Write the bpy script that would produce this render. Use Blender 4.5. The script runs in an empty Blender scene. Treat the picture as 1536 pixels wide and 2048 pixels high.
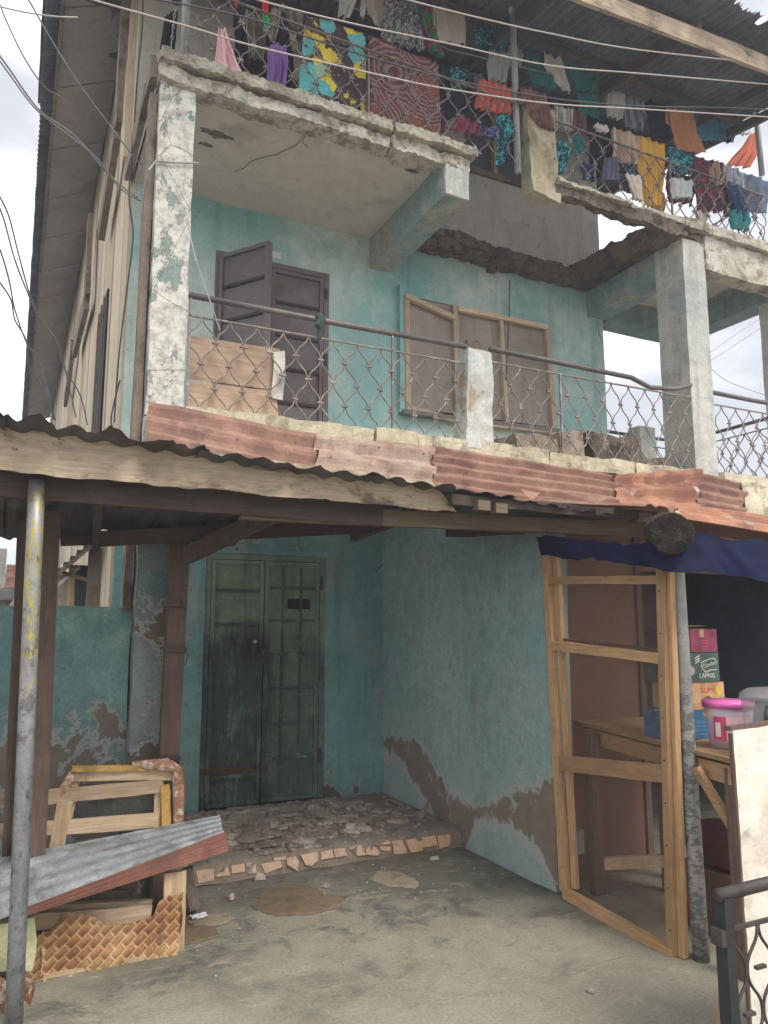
import bpy, bmesh, math, random
from mathutils import Vector, Matrix, noise as mnoise
R = random.Random(7)
S = bpy.context.scene
COL = S.collection
V = Vector

# ------------------------------------------------------------------ camera
HC, FPX, YAW, PIT = 1.65, 1512.0, math.radians(26.08), math.radians(8.3)
FWD = V((math.sin(YAW)*math.cos(PIT), math.cos(YAW)*math.cos(PIT), math.sin(PIT)))
RGT = V((math.cos(YAW), -math.sin(YAW), 0))
UPV = RGT.cross(FWD)
CP = V((0, 0, HC))
cam = bpy.data.cameras.new('camera'); co = bpy.data.objects.new('camera', cam); COL.objects.link(co)
cam.sensor_fit = 'VERTICAL'; cam.sensor_height = 36; cam.lens = 36*FPX/2048
cam.clip_start = .05; cam.clip_end = 2000
m3 = Matrix((RGT, UPV, -FWD)).transposed()
co.matrix_world = Matrix.Translation(CP) @ m3.to_4x4()
S.camera = co

def at(u, v, y=None, x=None, z=None):
    """survey point: where the sight line of photo pixel (u, v) meets the plane of a wall, floor or railing"""
    r = FWD*FPX + RGT*(u-768) + UPV*(1024-v)
    if y is not None: return CP + r*(y/r.y)
    if x is not None: return CP + r*(x/r.x)
    return CP + r*((z-HC)/r.z)

# ------------------------------------------------------------------ light
SUN_EL, SUN_AZ = math.radians(56), math.radians(165)
W = bpy.data.worlds.new('World'); S.world = W; W.use_nodes = True
nt = W.node_tree; nt.nodes.clear()
sky = nt.nodes.new('ShaderNodeTexSky'); sky.sky_type = 'NISHITA'; sky.sun_disc = False
sky.sun_elevation = SUN_EL; sky.sun_rotation = SUN_AZ
b1 = nt.nodes.new('ShaderNodeBackground'); b1.inputs[1].default_value = .1
nt.links.new(sky.outputs[0], b1.inputs[0])
tc = nt.nodes.new('ShaderNodeTexCoord')
mp = nt.nodes.new('ShaderNodeMapping'); mp.inputs['Scale'].default_value = (1, 1, 2.2)
nt.links.new(tc.outputs['Generated'], mp.inputs[0])
nz = nt.nodes.new('ShaderNodeTexNoise'); nz.inputs['Scale'].default_value = 1.9; nz.inputs['Detail'].default_value = 7
nz.inputs['Roughness'].default_value = .52
nt.links.new(mp.outputs[0], nz.inputs['Vector'])
cr = nt.nodes.new('ShaderNodeValToRGB')
cr.color_ramp.elements[0].position = .40; cr.color_ramp.elements[0].color = (.34, .35, .38, 1)
cr.color_ramp.elements[1].position = .62; cr.color_ramp.elements[1].color = (.94, .94, .94, 1)
nt.links.new(nz.outputs[0], cr.inputs[0])
b2 = nt.nodes.new('ShaderNodeBackground'); b2.inputs[1].default_value = .95
nt.links.new(cr.outputs[0], b2.inputs[0])
mx = nt.nodes.new('ShaderNodeMixShader'); mx.inputs[0].default_value = .94
nt.links.new(b1.outputs[0], mx.inputs[1]); nt.links.new(b2.outputs[0], mx.inputs[2])
wo = nt.nodes.new('ShaderNodeOutputWorld'); nt.links.new(mx.outputs[0], wo.inputs[0])
sl = bpy.data.lights.new('sun', 'SUN'); sl.energy = 1.5; sl.angle = math.radians(25); sl.color = (1, .95, .87)
so = bpy.data.objects.new('sun', sl); COL.objects.link(so)
sd = V((math.sin(SUN_AZ)*math.cos(SUN_EL), math.cos(SUN_AZ)*math.cos(SUN_EL), math.sin(SUN_EL)))
so.rotation_euler = sd.to_track_quat('Z', 'Y').to_euler(); so.location = (0, -5, 20)
S.view_settings.view_transform = 'Standard'; S.view_settings.look = 'None'
S.view_settings.exposure = 1.32; S.view_settings.gamma = 1; S.view_settings.use_curve_mapping = False
S.cycles.max_bounces = 8; S.cycles.diffuse_bounces = 5; S.cycles.transparent_max_bounces = 8

# ------------------------------------------------------------------ materials
class MT:
    def __init__(s, name):
        s.m = bpy.data.materials.new(name); s.m.use_nodes = True; s.t = s.m.node_tree; s.t.nodes.clear()
        s.out = s.t.nodes.new('ShaderNodeOutputMaterial')
        s.bs = s.t.nodes.new('ShaderNodeBsdfPrincipled'); s.t.links.new(s.bs.outputs[0], s.out.inputs[0])
    def set(s, sock, v):
        if isinstance(v, bpy.types.NodeSocket): s.t.links.new(v, sock)
        elif isinstance(v, (tuple, list)) and len(v) == 3 and sock.type == 'RGBA': sock.default_value = (*v, 1)
        else: sock.default_value = v
    def n(s, typ, ins=None, **kw):
        nd = s.t.nodes.new('ShaderNode'+typ)
        for k, v in kw.items(): setattr(nd, k, v)
        for k, v in (ins or {}).items(): s.set(nd.inputs[k], v)
        return nd
    def co(s, kind='pos'):
        if kind == 'pos': return s.n('NewGeometry').outputs['Position']
        return s.n('TexCoord').outputs['Object']
    def map(s, vec, sc=(1, 1, 1), loc=(0, 0, 0), rot=(0, 0, 0)):
        return s.n('Mapping', {'Vector': vec, 'Scale': sc, 'Location': loc, 'Rotation': rot}).outputs[0]
    def noise(s, vec, sc, det=6, ro=.6, di=0):
        return s.n('TexNoise', {'Vector': vec, 'Scale': sc, 'Detail': det, 'Roughness': ro, 'Distortion': di}).outputs[0]
    def voro(s, vec, sc, out='Distance', feature='F1', rnd=1):
        return s.n('TexVoronoi', {'Vector': vec, 'Scale': sc, 'Randomness': rnd}, feature=feature).outputs[out]
    def sm(s, f, a, b, lo=0., hi=1.):
        return s.n('MapRange', {'Value': f, 'From Min': a, 'From Max': b, 'To Min': lo, 'To Max': hi}, interpolation_type='SMOOTHSTEP').outputs[0]
    def mix(s, f, a, b, mode='MIX'):
        nd = s.t.nodes.new('ShaderNodeMix'); nd.data_type = 'RGBA'; nd.blend_type = mode
        s.set(nd.inputs[0], f); s.set(nd.inputs[6], a); s.set(nd.inputs[7], b); return nd.outputs[2]
    def ma(s, op, a, b=0., c=0.):
        nd = s.t.nodes.new('ShaderNodeMath'); nd.operation = op
        s.set(nd.inputs[0], a); s.set(nd.inputs[1], b); s.set(nd.inputs[2], c); return nd.outputs[0]
    def sub(s, a, b): return s.ma('SUBTRACT', a, b)
    def xyz(s, vec): return s.n('SeparateXYZ', {0: vec}).outputs
    def mul(s, c, f):
        cc = s.n('CombineColor', {0: f, 1: f, 2: f}).outputs[0]
        return s.mix(1., c, cc, 'MULTIPLY')
    def curve(s, f, pts):
        nd = s.t.nodes.new('ShaderNodeFloatCurve'); s.set(nd.inputs['Value'], f)
        c = nd.mapping.curves[0]
        while len(c.points) > 2: c.points.remove(c.points[1])
        c.points[0].location = pts[0]; c.points[1].location = pts[-1]
        for p in pts[1:-1]: c.points.new(*p)
        nd.mapping.use_clip = False; nd.mapping.update(); return nd.outputs[0]
    def fin(s, col, rough=.9, height=None, bump=.3, dist=.01, metal=0., spec=.3):
        s.set(s.bs.inputs['Base Color'], col); s.set(s.bs.inputs['Roughness'], rough)
        s.set(s.bs.inputs['Metallic'], metal); s.bs.inputs['Specular IOR Level'].default_value = spec
        if height is not None:
            b = s.n('Bump', {'Height': height, 'Strength': bump, 'Distance': dist})
            s.t.links.new(b.outputs[0], s.bs.inputs['Normal'])
        return s.m

def weathered(name, a, b, c=None, cat=.6, csc=3., patch=None, pat=.66, psc=1.6, low=None, streak=.35, fine=.22, rough=.92,
              bump=.45, dist=.012, coord='pos', metal=0., first=1.1, rim=.25, spec=.25, extra=None, speck=0., csoft=.055, grime=.4):
    g = MT(name); P = g.co(coord)
    col = g.mix(g.sm(g.noise(P, first, 4, .55), .36, .66), a, b)
    n2 = g.noise(P, csc, 9, .66)
    if c: col = g.mix(g.sm(n2, cat-csoft, cat+csoft), col, c)
    st = g.sm(g.noise(g.map(P, (9, 9, .7)), 1, 5, .6), .48, .78, 0., streak)
    col = g.mix(st, col, g.mix(.75, col, (.03, .03, .028)))
    gr = g.sm(g.noise(g.map(P, (1, 1, .6), loc=(4, 2, 7)), 2.3, 11, .74, .5), .48, .72, 0, grime)
    col = g.mix(gr, col, g.mix(.65, col, (.06, .055, .048)))
    fn = g.noise(P, 55, 5, .7)
    col = g.mul(col, g.sm(fn, .2, .8, 1-fine, 1+fine))
    col = g.mul(col, g.sm(g.noise(P, 9, 9, .72), .25, .75, 1-fine*.9, 1+fine*.7))
    if speck: col = g.mix(g.sm(g.noise(P, 21, 3, .5), .68, .72, 0, speck), col, (.05, .045, .04))
    h = g.ma('MULTIPLY', fn, .35)
    if patch:
        n3 = g.noise(P, psc, 11, .62, .3)
        if low:                          # old damp line: paint is lost more and more towards the floor
            z = g.xyz(P)[2]
            n3 = g.ma('ADD', n3, g.sm(z, low[0], low[1], low[2], 0.))
        m = g.sm(n3, pat, pat+.016)
        pc = g.mul(patch if isinstance(patch, bpy.types.NodeSocket) else g.mix(g.noise(P, 7, 5), tuple(x*.7 for x in patch), tuple(x*1.25 for x in patch)), 1.)
        n5 = g.ma('ADD', n3, g.ma('MULTIPLY', g.sub(g.noise(P, psc*4.5, 8, .7), .5), .10))
        rm = g.ma('MULTIPLY', g.sm(n5, pat-.030, pat-.018), min(1., rim*2.8))
        skim = g.mix(g.noise(P, 13, 5), tuple(.45*x+.24 for x in patch) if not isinstance(patch, bpy.types.NodeSocket) else (.4, .4, .36), (.40, .41, .37))
        stn = g.ma('MULTIPLY', g.sm(n3, pat-.11, pat-.01), .35)
        col = g.mix(stn, col, g.mix(.6, col, (.14, .12, .095)))
        col = g.mix(rm, col, skim); col = g.mix(m, col, pc)
        h = g.ma('SUBTRACT', h, g.ma('MULTIPLY', rm, .25))
        h = g.ma('ADD', h, g.ma('MULTIPLY', g.ma('SUBTRACT', 1., m), .8))
    if extra: col, h = extra(g, P, col, h)
    return g.fin(col, rough, h, bump, dist, metal, spec)

def wood(name, a, b, axis='x', dark=(.05, .035, .025), knots=.3, rough=.85, coord='pos', ds=.35, blotch=0.):
    g = MT(name); P = g.co(coord)
    sc = {'x': (1.2, 16, 16), 'y': (16, 1.2, 16), 'z': (16, 16, 1.2)}[axis]
    gr = g.noise(g.map(P, sc), 2.2, 8, .62, .4)
    col = g.mix(g.sm(gr, .22, .78), a, b)
    fl = g.noise(g.map(P, tuple(x*3 for x in sc)), 2., 4, .6)
    col = g.mul(col, g.sm(fl, .25, .75, .84, 1.12))
    big = g.noise(P, 2.1, 5, .6)
    col = g.mix(g.sm(big, .5, .8, 0, ds), col, dark)
    if blotch:
        q = {'x': (.45, 1, 1), 'y': (1, .45, 1), 'z': (1, 1, .45)}[axis]
        col = g.mix(g.sm(g.noise(g.map(P, q), 5.5, 11, .74, .4), .50, .66, 0, blotch), col, (.06, .042, .03))
        col = g.mix(g.sm(g.noise(g.map(P, q, loc=(3, 1, 2)), 21, 6, .7), .62, .68, 0, blotch), col, (.03, .022, .018))
    rn = g.n('ObjectInfo').outputs['Random']
    col = g.mul(col, g.sm(rn, 0, 1, .78, 1.16))
    col = g.mix(g.sm(g.noise(P, 6, 8, .75), .52, .68, 0, .45), col, g.mix(.6, col, (.16, .13, .10)))
    k = g.sm(g.voro(g.map(P, tuple(x*.28 for x in sc)), 1.6), .0, .16, knots, 0.)
    col = g.mix(k, col, dark)
    return g.fin(col, rough, g.ma('ADD', gr, g.ma('MULTIPLY', fl, .5)), .4, .006)

def plain(name, col, rough=.6, var=.18, sc=14, metal=0., bump=.15, coord='obj', spec=.4):
    g = MT(name); P = g.co(coord)
    f = g.noise(P, sc, 5, .6)
    c = g.mul(col, g.sm(f, .2, .8, 1-var, 1+var))
    return g.fin(c, rough, f, bump, .004, metal, spec)

TEAL, MINT, DTEAL = (.20, .395, .388), (.40, .475, .405), (.085, .20, .205)
M_up = weathered('teal limewash', TEAL, (.29, .475, .455), (.53, .61, .555), .495, .8, patch=(.30, .30, .26), pat=.76, psc=1.5, streak=.3, fine=.13, speck=.3, first=.7, csoft=.13, grime=.22)
M_low = weathered('old teal paint', (.16, .31, .31), (.22, .37, .36), (.25, .32, .295), .56, 1.4, patch=(.15, .115, .085), pat=.70, psc=2.3, low=(.15, 1.0, .16), streak=.45, fine=.16, speck=.35)

def shop_extra(g, P, col, h):
    up = [(740, 1478), (765, 1474), (800, 1470), (840, 1490), (880, 1555), (920, 1598), (950, 1612), (1000, 1600), (1050, 1575), (1080, 1572), (1112, 1560)]
    dn = [(740, 1490), (765, 1498), (800, 1520), (830, 1565), (870, 1630), (905, 1690), (925, 1705), (950, 1640), (1000, 1640), (1040, 1662), (1085, 1715), (1112, 1790)]
    def line(px):
        q = sorted([(at(u, v, x=3.12).y, at(u, v, x=3.12).z) for u, v in px])
        return g.curve(g.sm2, [((y-3.5)/3.2, z/2) for y, z in q])
    x, y, z = g.xyz(P)
    g.sm2 = g.ma('DIVIDE', g.ma('SUBTRACT', y, 3.5), 3.2)
    nn = g.ma('ADD', g.ma('MULTIPLY', g.sub(g.noise(P, 5, 12, .72), .5), .34), g.ma('MULTIPLY', g.sub(g.noise(g.map(P, (1, 13, 3.5)), 1, 8, .7), .5), .20))
    zz = g.ma('ADD', g.ma('DIVIDE', z, 2.), g.ma('MULTIPLY', nn, .5))
    m = g.ma('MULTIPLY', g.sm(g.ma('SUBTRACT', line(up), zz), -.004, .014), g.sm(g.ma('SUBTRACT', zz, line(dn)), -.004, .016))
    rimm = g.ma('MULTIPLY', g.sm(g.ma('SUBTRACT', line(up), g.ma('ADD', zz, g.ma('MULTIPLY', g.sub(g.noise(P, 10, 8, .7), .5), .07))), -.022, -.012), g.sm(g.ma('SUBTRACT', g.ma('ADD', zz, g.ma('MULTIPLY', g.sub(g.noise(P, 8, 8, .7), .5), .16)), line(dn)), -.05, -.03))
    col = g.mix(g.ma('MULTIPLY', rimm, .8), col, g.mix(g.noise(P, 16, 6), (.30, .285, .24), (.43, .43, .39)))
    n4 = g.noise(P, 6, 9, .7)
    m = g.ma('MULTIPLY', m, g.sm(n4, .33, .43))
    pc = g.mix(g.noise(P, 8, 6), (.13, .10, .074), (.27, .22, .17))
    pale = g.sm(g.ma('ADD', g.noise(P, 4, 8, .7), g.sm(z, .05, .45, .12, -.1)), .58, .66, 0, .75)
    pale = g.ma('MAXIMUM', pale, g.ma('MULTIPLY', g.sm(z, .62, .25), g.sm(g.noise(P, 3.4, 9, .7), .44, .58, 0, .7)))
    col = g.mix(pale, col, (.34, .37, .335))
    scr = g.sm(g.noise(g.map(P, (1, 26, 3.2)), 1, 5, .65), .60, .66, 0, .4)       # chalk scratches
    col = g.mix(scr, col, (.30, .36, .34))
    col = g.mix(m, col, pc)
    return col, g.ma('ADD', h, g.ma('MULTIPLY', g.ma('SUBTRACT', 1., m), .9))
M_shop = weathered('shop side teal', (.235, .325, .305), (.29, .37, .345), (.21, .345, .33), .56, 1.0, streak=.15, csoft=.12, fine=.18, speck=.3, extra=shop_extra)
M_pier = weathered('greyed pier plaster', (.20, .245, .23), (.27, .29, .265), (.15, .25, .24), .6, 2.5, patch=(.15, .11, .08), pat=.60, psc=2.6, low=(.5, 1.35, .2), streak=.4, speck=.5)
M_lowwall = weathered('yard wall teal', (.15, .27, .26), (.21, .335, .315), (.25, .37, .34), .57, 1.6, patch=(.19, .155, .12), pat=.66, psc=2.4, low=(.75, 1.5, .175), streak=.35, speck=.4)

def col_extra(g, P, col, h):
    m = g.sm(g.noise(g.map(P, (1, 1, .7)), 4.2, 12, .74, .15), .43, .455)
    w = g.mix(g.sm(g.noise(P, 13, 9, .75), .38, .58), (.35, .335, .295), (.61, .585, .53))
    col = g.mix(g.ma('MULTIPLY', m, .9), col, w)
    ck = g.sm(g.voro(g.map(P, (1, 1, .5)), 3.2, 'Distance', 'DISTANCE_TO_EDGE'), .0, .012, .55, 0)
    return g.mix(ck, col, (.07, .06, .05)), g.ma('ADD', h, m)
M_col = weathered('peeling column paint', (.22, .27, .25), (.33, .34, .30), (.15, .25, .245), .60, 2.6, patch=(.25, .19, .125), pat=.70, psc=2.4, streak=.45, extra=col_extra, speck=.4, bump=.6)
M_stub = weathered('patched post plaster', (.46, .48, .45), (.55, .55, .50), (.34, .42, .41), .6, 3, patch=(.34, .255, .165), pat=.55, psc=2.6, streak=.4, bump=.5)
M_colr = weathered('pale column paint', (.40, .42, .39), (.50, .49, .44), (.33, .365, .345), .58, 2.0, patch=(.27, .235, .19), pat=.66, psc=3, streak=.4, bump=.5)
M_curb = weathered('cream curb', (.46, .41, .28), (.55, .50, .37), (.32, .27, .19), .58, 5, patch=(.26, .22, .16), pat=.66, psc=5, streak=.35, bump=.7, speck=.5)
M_cap = weathered('weathered slab cap', (.40, .375, .30), (.51, .48, .40), (.29, .25, .195), .56, 5, patch=(.24, .21, .165), pat=.64, psc=6, streak=.35, bump=.9, dist=.02, speck=.5)
M_fascia = weathered('crumbling fascia', (.50, .46, .38), (.60, .57, .50), (.30, .25, .19), .54, 6, patch=(.22, .30, .28), pat=.68, psc=4, streak=.5, bump=1., dist=.03, speck=.6)
M_soffit = weathered('soffit plaster', (.55, .505, .445), (.62, .575, .515), (.43, .385, .335), .62, 1.6, patch=(.12, .095, .075), pat=.75, psc=2.0, streak=.1, fine=.08, first=.8)
M_spall = weathered('spalled soffit', (.20, .16, .13), (.27, .22, .18), (.14, .11, .09), .55, 6, streak=.1, fine=.3, bump=.9)
M_beam = weathered('beam paint', (.18, .29, .285), (.26, .34, .325), (.36, .365, .32), .56, 1.5, patch=(.12, .10, .085), pat=.76, psc=3, streak=.3)
M_break = weathered('broken concrete', (.115, .088, .068), (.20, .16, .125), (.075, .06, .05), .55, 6, patch=(.26, .23, .19), pat=.68, psc=7, streak=.2, bump=1., dist=.04, fine=.35)
M_grey = weathered('bare grey render', (.52, .49, .435), (.58, .55, .49), (.44, .415, .365), .6, 1.2, streak=.2, fine=.1, speck=.35)
M_post = weathered('yellowed post', (.40, .345, .235), (.48, .43, .315), (.29, .235, .16), .58, 3, patch=(.17, .12, .085), pat=.68, psc=5, streak=.35)
M_cream = wood('sun bleached cladding', (.47, .385, .28), (.56, .465, .345), 'z', dark=(.22, .16, .11), knots=.2, ds=.3)
M_panel = weathered('soffit board', (.36, .335, .345), (.42, .395, .40), (.31, .285, .29), .6, 1.3, streak=.15, fine=.08)
M_strut = weathered('old strut', (.20, .155, .12), (.28, .22, .17), (.12, .09, .07), .58, 3, streak=.5)
M_frame = wood('raw frame timber z', (.33, .19, .09), (.45, .285, .15), 'z', dark=(.22, .12, .06), knots=.5, ds=.4, blotch=.22)
M_framey = wood('raw frame timber y', (.33, .19, .09), (.45, .285, .15), 'y', dark=(.22, .12, .06), knots=.5, ds=.4, blotch=.25)
M_win = wood('window batten timber', (.46, .34, .235), (.58, .45, .33), 'z', dark=(.25, .17, .11), knots=.2, ds=.2)
M_winx = wood('window batten timber x', (.46, .34, .235), (.58, .45, .33), 'x', dark=(.25, .17, .11), knots=.2, ds=.2)
M_framex = wood('raw frame timber x', (.45, .31, .18), (.58, .43, .27), 'x', dark=(.22, .14, .08), knots=.4, ds=.25)
M_board = wood('weathered fascia board', (.38, .295, .21), (.54, .43, .315), 'x', dark=(.07, .05, .038), knots=.7, ds=.8, blotch=.75)
M_boardx = wood('old beam', (.13, .092, .062), (.20, .145, .10), 'x', dark=(.04, .028, .02), knots=.3, ds=.55)
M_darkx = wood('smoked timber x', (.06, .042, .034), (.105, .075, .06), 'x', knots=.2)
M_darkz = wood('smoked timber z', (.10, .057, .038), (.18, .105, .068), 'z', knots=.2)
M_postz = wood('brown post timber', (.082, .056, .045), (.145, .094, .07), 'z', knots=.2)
M_sofaw = wood('sofa softwood', (.40, .285, .175), (.54, .41, .28), 'x', dark=(.15, .09, .05), knots=.5, blotch=.45)
M_sofaz = wood('sofa softwood z', (.42, .29, .17), (.58, .43, .28), 'z', dark=(.15, .09, .05), knots=.5, blotch=.4)
M_ply = weathered('brown plywood', (.155, .083, .056), (.185, .102, .07), (.125, .065, .045), .62, 1.2, streak=.1, fine=.07, first=.8)
M_plypanel = wood('plywood scrap', (.33, .225, .15), (.43, .315, .22), 'x', dark=(.17, .12, .08), knots=.3)

def rusty(name, a, b, c, cat=.55, metal=.15, coord='pos', d=(.30, .24, .19), rough=.7, ptc=.72):
    return weathered(name, a, b, c, cat, 2.2, patch=d, pat=ptc, psc=3, first=3.4, grime=.6, streak=.0, fine=.2, rough=rough, bump=.25, dist=.004, coord=coord, metal=metal, spec=.35, rim=.1)
M_rust = rusty('rusted iron sheet', (.235, .125, .088), (.325, .19, .138), (.185, .10, .074), coord='obj')
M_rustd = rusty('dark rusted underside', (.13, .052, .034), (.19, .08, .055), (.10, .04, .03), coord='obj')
M_rustp = rusty('faded rusted sheet', (.30, .205, .155), (.40, .30, .235), (.24, .145, .108), coord='obj')
M_rusto = rusty('orange rusted sheet', (.28, .115, .06), (.38, .19, .115), (.20, .08, .05), coord='obj', d=(.45, .38, .30), ptc=.64)
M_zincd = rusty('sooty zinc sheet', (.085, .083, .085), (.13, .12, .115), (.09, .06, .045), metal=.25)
M_zinc = weathered('galvanised sheet', (.30, .315, .335), (.47, .49, .51), (.22, .225, .24), .54, 7, patch=(.25, .12, .07), pat=.69, psc=6, streak=.3, fine=.25, rough=.5, bump=.2, dist=.003, metal=.5, spec=.5, coord='obj')
M_roofu = rusty('aged roof iron', (.135, .15, .185), (.18, .20, .245), (.115, .12, .135), metal=.2)  # bluish veil of lens glare mixed into the iron colour
M_rail = weathered('rusty rail iron', (.20, .165, .15), (.28, .235, .21), (.37, .33, .295), .58, 12, streak=.2, rough=.65, bump=.2, dist=.003, metal=.3, coord='pos')
M_hand = weathered('dark painted pipe', (.10, .095, .095), (.16, .145, .135), (.22, .15, .11), .60, 6, streak=.2, rough=.55, bump=.2, dist=.003, metal=.2)
M_black = plain('black gate paint', (.022, .024, .028), .38, .25, 20)
M_blackiron = plain('worn black iron', (.05, .042, .04), .45, .4, 25)
def pole_extra(g, P, col, h):
    z = g.xyz(P)[2]
    m = g.sm(g.ma('ADD', g.noise(g.map(P, (1, 1, .45)), 52, 9, .78), g.sm(z, .95, 1.5, -.3, -.02)), .48, .54)
    m = g.ma('MULTIPLY', m, g.sm(z, 2.1, 2.35, 1, .2))
    col = g.mix(m, col, (.42, .33, .06))
    d = g.sm(g.noise(g.map(P, (1.5, 1.5, 1)), 26, 5, .6), .60, .66, 0, .8)
    col = g.mix(g.ma('MULTIPLY', d, g.sm(z, 1.5, .8)), col, (.05, .05, .05))
    return col, h
M_pole = weathered('flaking steel pole', (.20, .205, .21), (.29, .295, .30), (.14, .14, .14), .57, 12, streak=.3, rough=.5, metal=.45, spec=.5, bump=.2, dist=.003, extra=pole_extra)
def pole2_extra(g, P, col, h):
    z = g.xyz(P)[2]
    d = g.sm(g.noise(g.map(P, (.5, .5, 1)), 30, 3, .6, 1.), .50, .54)
    col = g.mix(g.ma('MULTIPLY', d, g.sm(z, 1.45, 1.2, 0, .7)), col, (.085, .09, .088))
    return col, h
M_pole2 = weathered('zebra stained pole', (.22, .22, .205), (.30, .295, .275), (.16, .155, .145), .58, 6, streak=.3, rough=.6, metal=.25, spec=.4, bump=.2, dist=.003, extra=pole2_extra)
M_pipe = plain('grey pipe paint', (.33, .345, .34), .6, .2, 9)
M_doorb = weathered('brown steel door', (.145, .122, .12), (.175, .15, .147), (.14, .10, .085), .62, 3, streak=.25, fine=.1, rough=.6, bump=.15, dist=.004, metal=.1, spec=.35)
M_net = weathered('dusty window net', (.28, .245, .205), (.33, .29, .25), (.24, .21, .175), .6, 2, streak=.35, fine=.12)
def door_extra(g, P, col, h):
    x, y, z = g.xyz(P)
    low = g.sm(z, 1.85, 1.30, -.17, .07)
    n = g.ma('ADD', g.ma('MULTIPLY', g.noise(g.map(P, (2.2, 1, 1.3)), 2.2, 12, .76, .2), .62), g.ma('MULTIPLY', g.noise(g.map(P, (42, 1, 5)), 1, 6, .7), .38))
    m = g.sm(g.ma('ADD', n, low), .44, .60)
    m = g.ma('MULTIPLY', m, g.sm(x, 2.02, 2.12, .92, .5))
    col = g.mix(m, col, g.mix(g.noise(P, 9, 9, .7), (.022, .03, .033), (.07, .085, .085)))
    hnd = g.n('VectorMath', {0: P, 1: tuple(at(505, 1285, y=6.4))}, operation='DISTANCE').outputs['Value']
    col = g.mix(g.ma('MULTIPLY', g.sm(g.ma('ADD', hnd, g.ma('MULTIPLY', g.noise(P, 7, 6, .7), .3)), .42, .18), .85), col, (.02, .022, .022))
    rst = g.sm(g.noise(g.map(P, (1, 1, .5)), 7, 11, .75), .60, .64, 0, .6)
    col = g.mix(rst, col, (.10, .055, .032))
    b = g.sm(g.ma('ABSOLUTE', g.ma('SUBTRACT', z, g.ma('ADD', .40, g.ma('MULTIPLY', g.noise(P, 6, 4), .06)))), .035, .02)
    col = g.mix(g.ma('MULTIPLY', b, g.sm(x, 2.0, 1.98)), col, (.10, .055, .03))
    return col, h
M_doorg = weathered('flaking green door', (.175, .22, .145), (.215, .27, .19), (.14, .21, .165), .56, 2.4, streak=.6, fine=.2, rough=.7, bump=.3, dist=.004, extra=door_extra)
M_ribg = weathered('shade toned door rib', (.06, .085, .06), (.11, .15, .105), (.16, .21, .15), .58, 9, streak=.2)  # shadow lines of the ribs put into their colour
M_ribb = weathered('shade toned brown rib', (.055, .045, .045), (.075, .062, .06), streak=.2)  # rib shadow painted in the same way for the brown door
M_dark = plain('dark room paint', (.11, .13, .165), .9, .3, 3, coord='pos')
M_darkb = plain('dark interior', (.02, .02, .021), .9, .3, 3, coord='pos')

def ground_mat():
    g = MT('trodden cement yard'); P = g.co()
    Q = g.map(P, (1, 1, 0))
    col = g.mix(g.sm(g.noise(Q, .8, 8, .66, .8), .36, .62), (.14, .134, .107), (.235, .217, .172))
    col = g.mix(g.sm(g.noise(Q, 3.1, 11, .74, .8), .47, .64, 0, .9), col, (.085, .086, .076))
    col = g.mix(g.sm(g.noise(g.map(Q, (1, 1.9, 1), rot=(0, 0, .5)), 4.6, 11, .76, .9), .52, .66, 0, .75), col, (.33, .30, .235))
    col = g.mix(g.sm(g.noise(Q, 1.7, 9, .7), .58, .70, 0, .5), col, (.24, .165, .105))
    y = g.xyz(P)[1]
    fr = g.ma('ADD', y, g.ma('MULTIPLY', g.sub(g.noise(Q, 2.2, 10, .72), .5), 4.2))
    col = g.mix(g.sm(fr, 4.3, 3.0, 0, .6), col, (.35, .32, .25))         # paler strip towards the street
    col = g.mix(g.sm(fr, 4.4, 5.4, 0, .55), col, (.10, .095, .08))         # darker strip along the step
    for k, (rt, sc_) in enumerate(((.6, 1.6), (-.7, 2.3), (1.4, 1.9))):     # scuffs and drag marks
        sc = g.sm(g.noise(g.map(Q, (1.1, 9, 1), loc=(k*3, k, 0), rot=(0, 0, rt)), sc_, 6, .7, 1.5), .63, .72, 0, .38)
        col = g.mix(sc, col, (.42, .40, .345) if k < 2 else (.07, .07, .062))
    ck = g.sm(g.voro(g.map(g.n('VectorMath', {0: Q, 1: g.n('TexNoise', {'Vector': Q, 'Scale': 3., 'Detail': 6.}).outputs['Color']}, operation='ADD').outputs[0], (1, 1, 0)), .75, 'Distance', 'DISTANCE_TO_EDGE'), .0, .003, .0, 0)
    col = g.mix(ck, col, (.05, .047, .04))
    fn = g.noise(Q, 60, 6, .7)
    col = g.mul(col, g.sm(fn, .25, .75, .66, 1.02))
    h = g.ma('ADD', g.ma('MULTIPLY', fn, .8), g.noise(Q, 9, 8, .7))
    return g.fin(col, g.sm(g.noise(Q, 2.5, 5), .35, .65, .6, .92), h, .35, .012, spec=.25)
M_ground = ground_mat()
M_mud = weathered('damp mud patch', (.125, .09, .058), (.165, .12, .08), (.10, .076, .052), .58, 8, streak=.1, fine=.25, rough=.7, spec=.3)
M_mudd = weathered('dusty dried patch', (.20, .165, .115), (.25, .21, .15), (.15, .12, .085), .58, 8, streak=.1, fine=.25)
M_plat = weathered('porch cement', (.23, .185, .145), (.30, .245, .195), (.17, .14, .115), .57, 3, streak=.1, fine=.25, bump=.8)
M_tile = weathered('dusty grey floor tile', (.19, .165, .14), (.25, .21, .175), (.14, .12, .10), .57, 4, streak=.1, fine=.2)
M_terra = weathered('terracotta shard', (.62, .38, .23), (.70, .50, .35), (.56, .40, .29), .56, 7, patch=(.22, .15, .10), pat=.60, psc=9, streak=.1, fine=.12, rough=.6)
M_rub = weathered('plaster rubble', (.27, .215, .165), (.38, .315, .25), (.18, .145, .115), .56, 7, streak=.05, fine=.3, bump=.8)
M_rub2 = weathered('pale plaster rubble', (.40, .345, .28), (.48, .42, .35), (.20, .17, .14), .56, 8, streak=.05, fine=.3, bump=.8)
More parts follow.
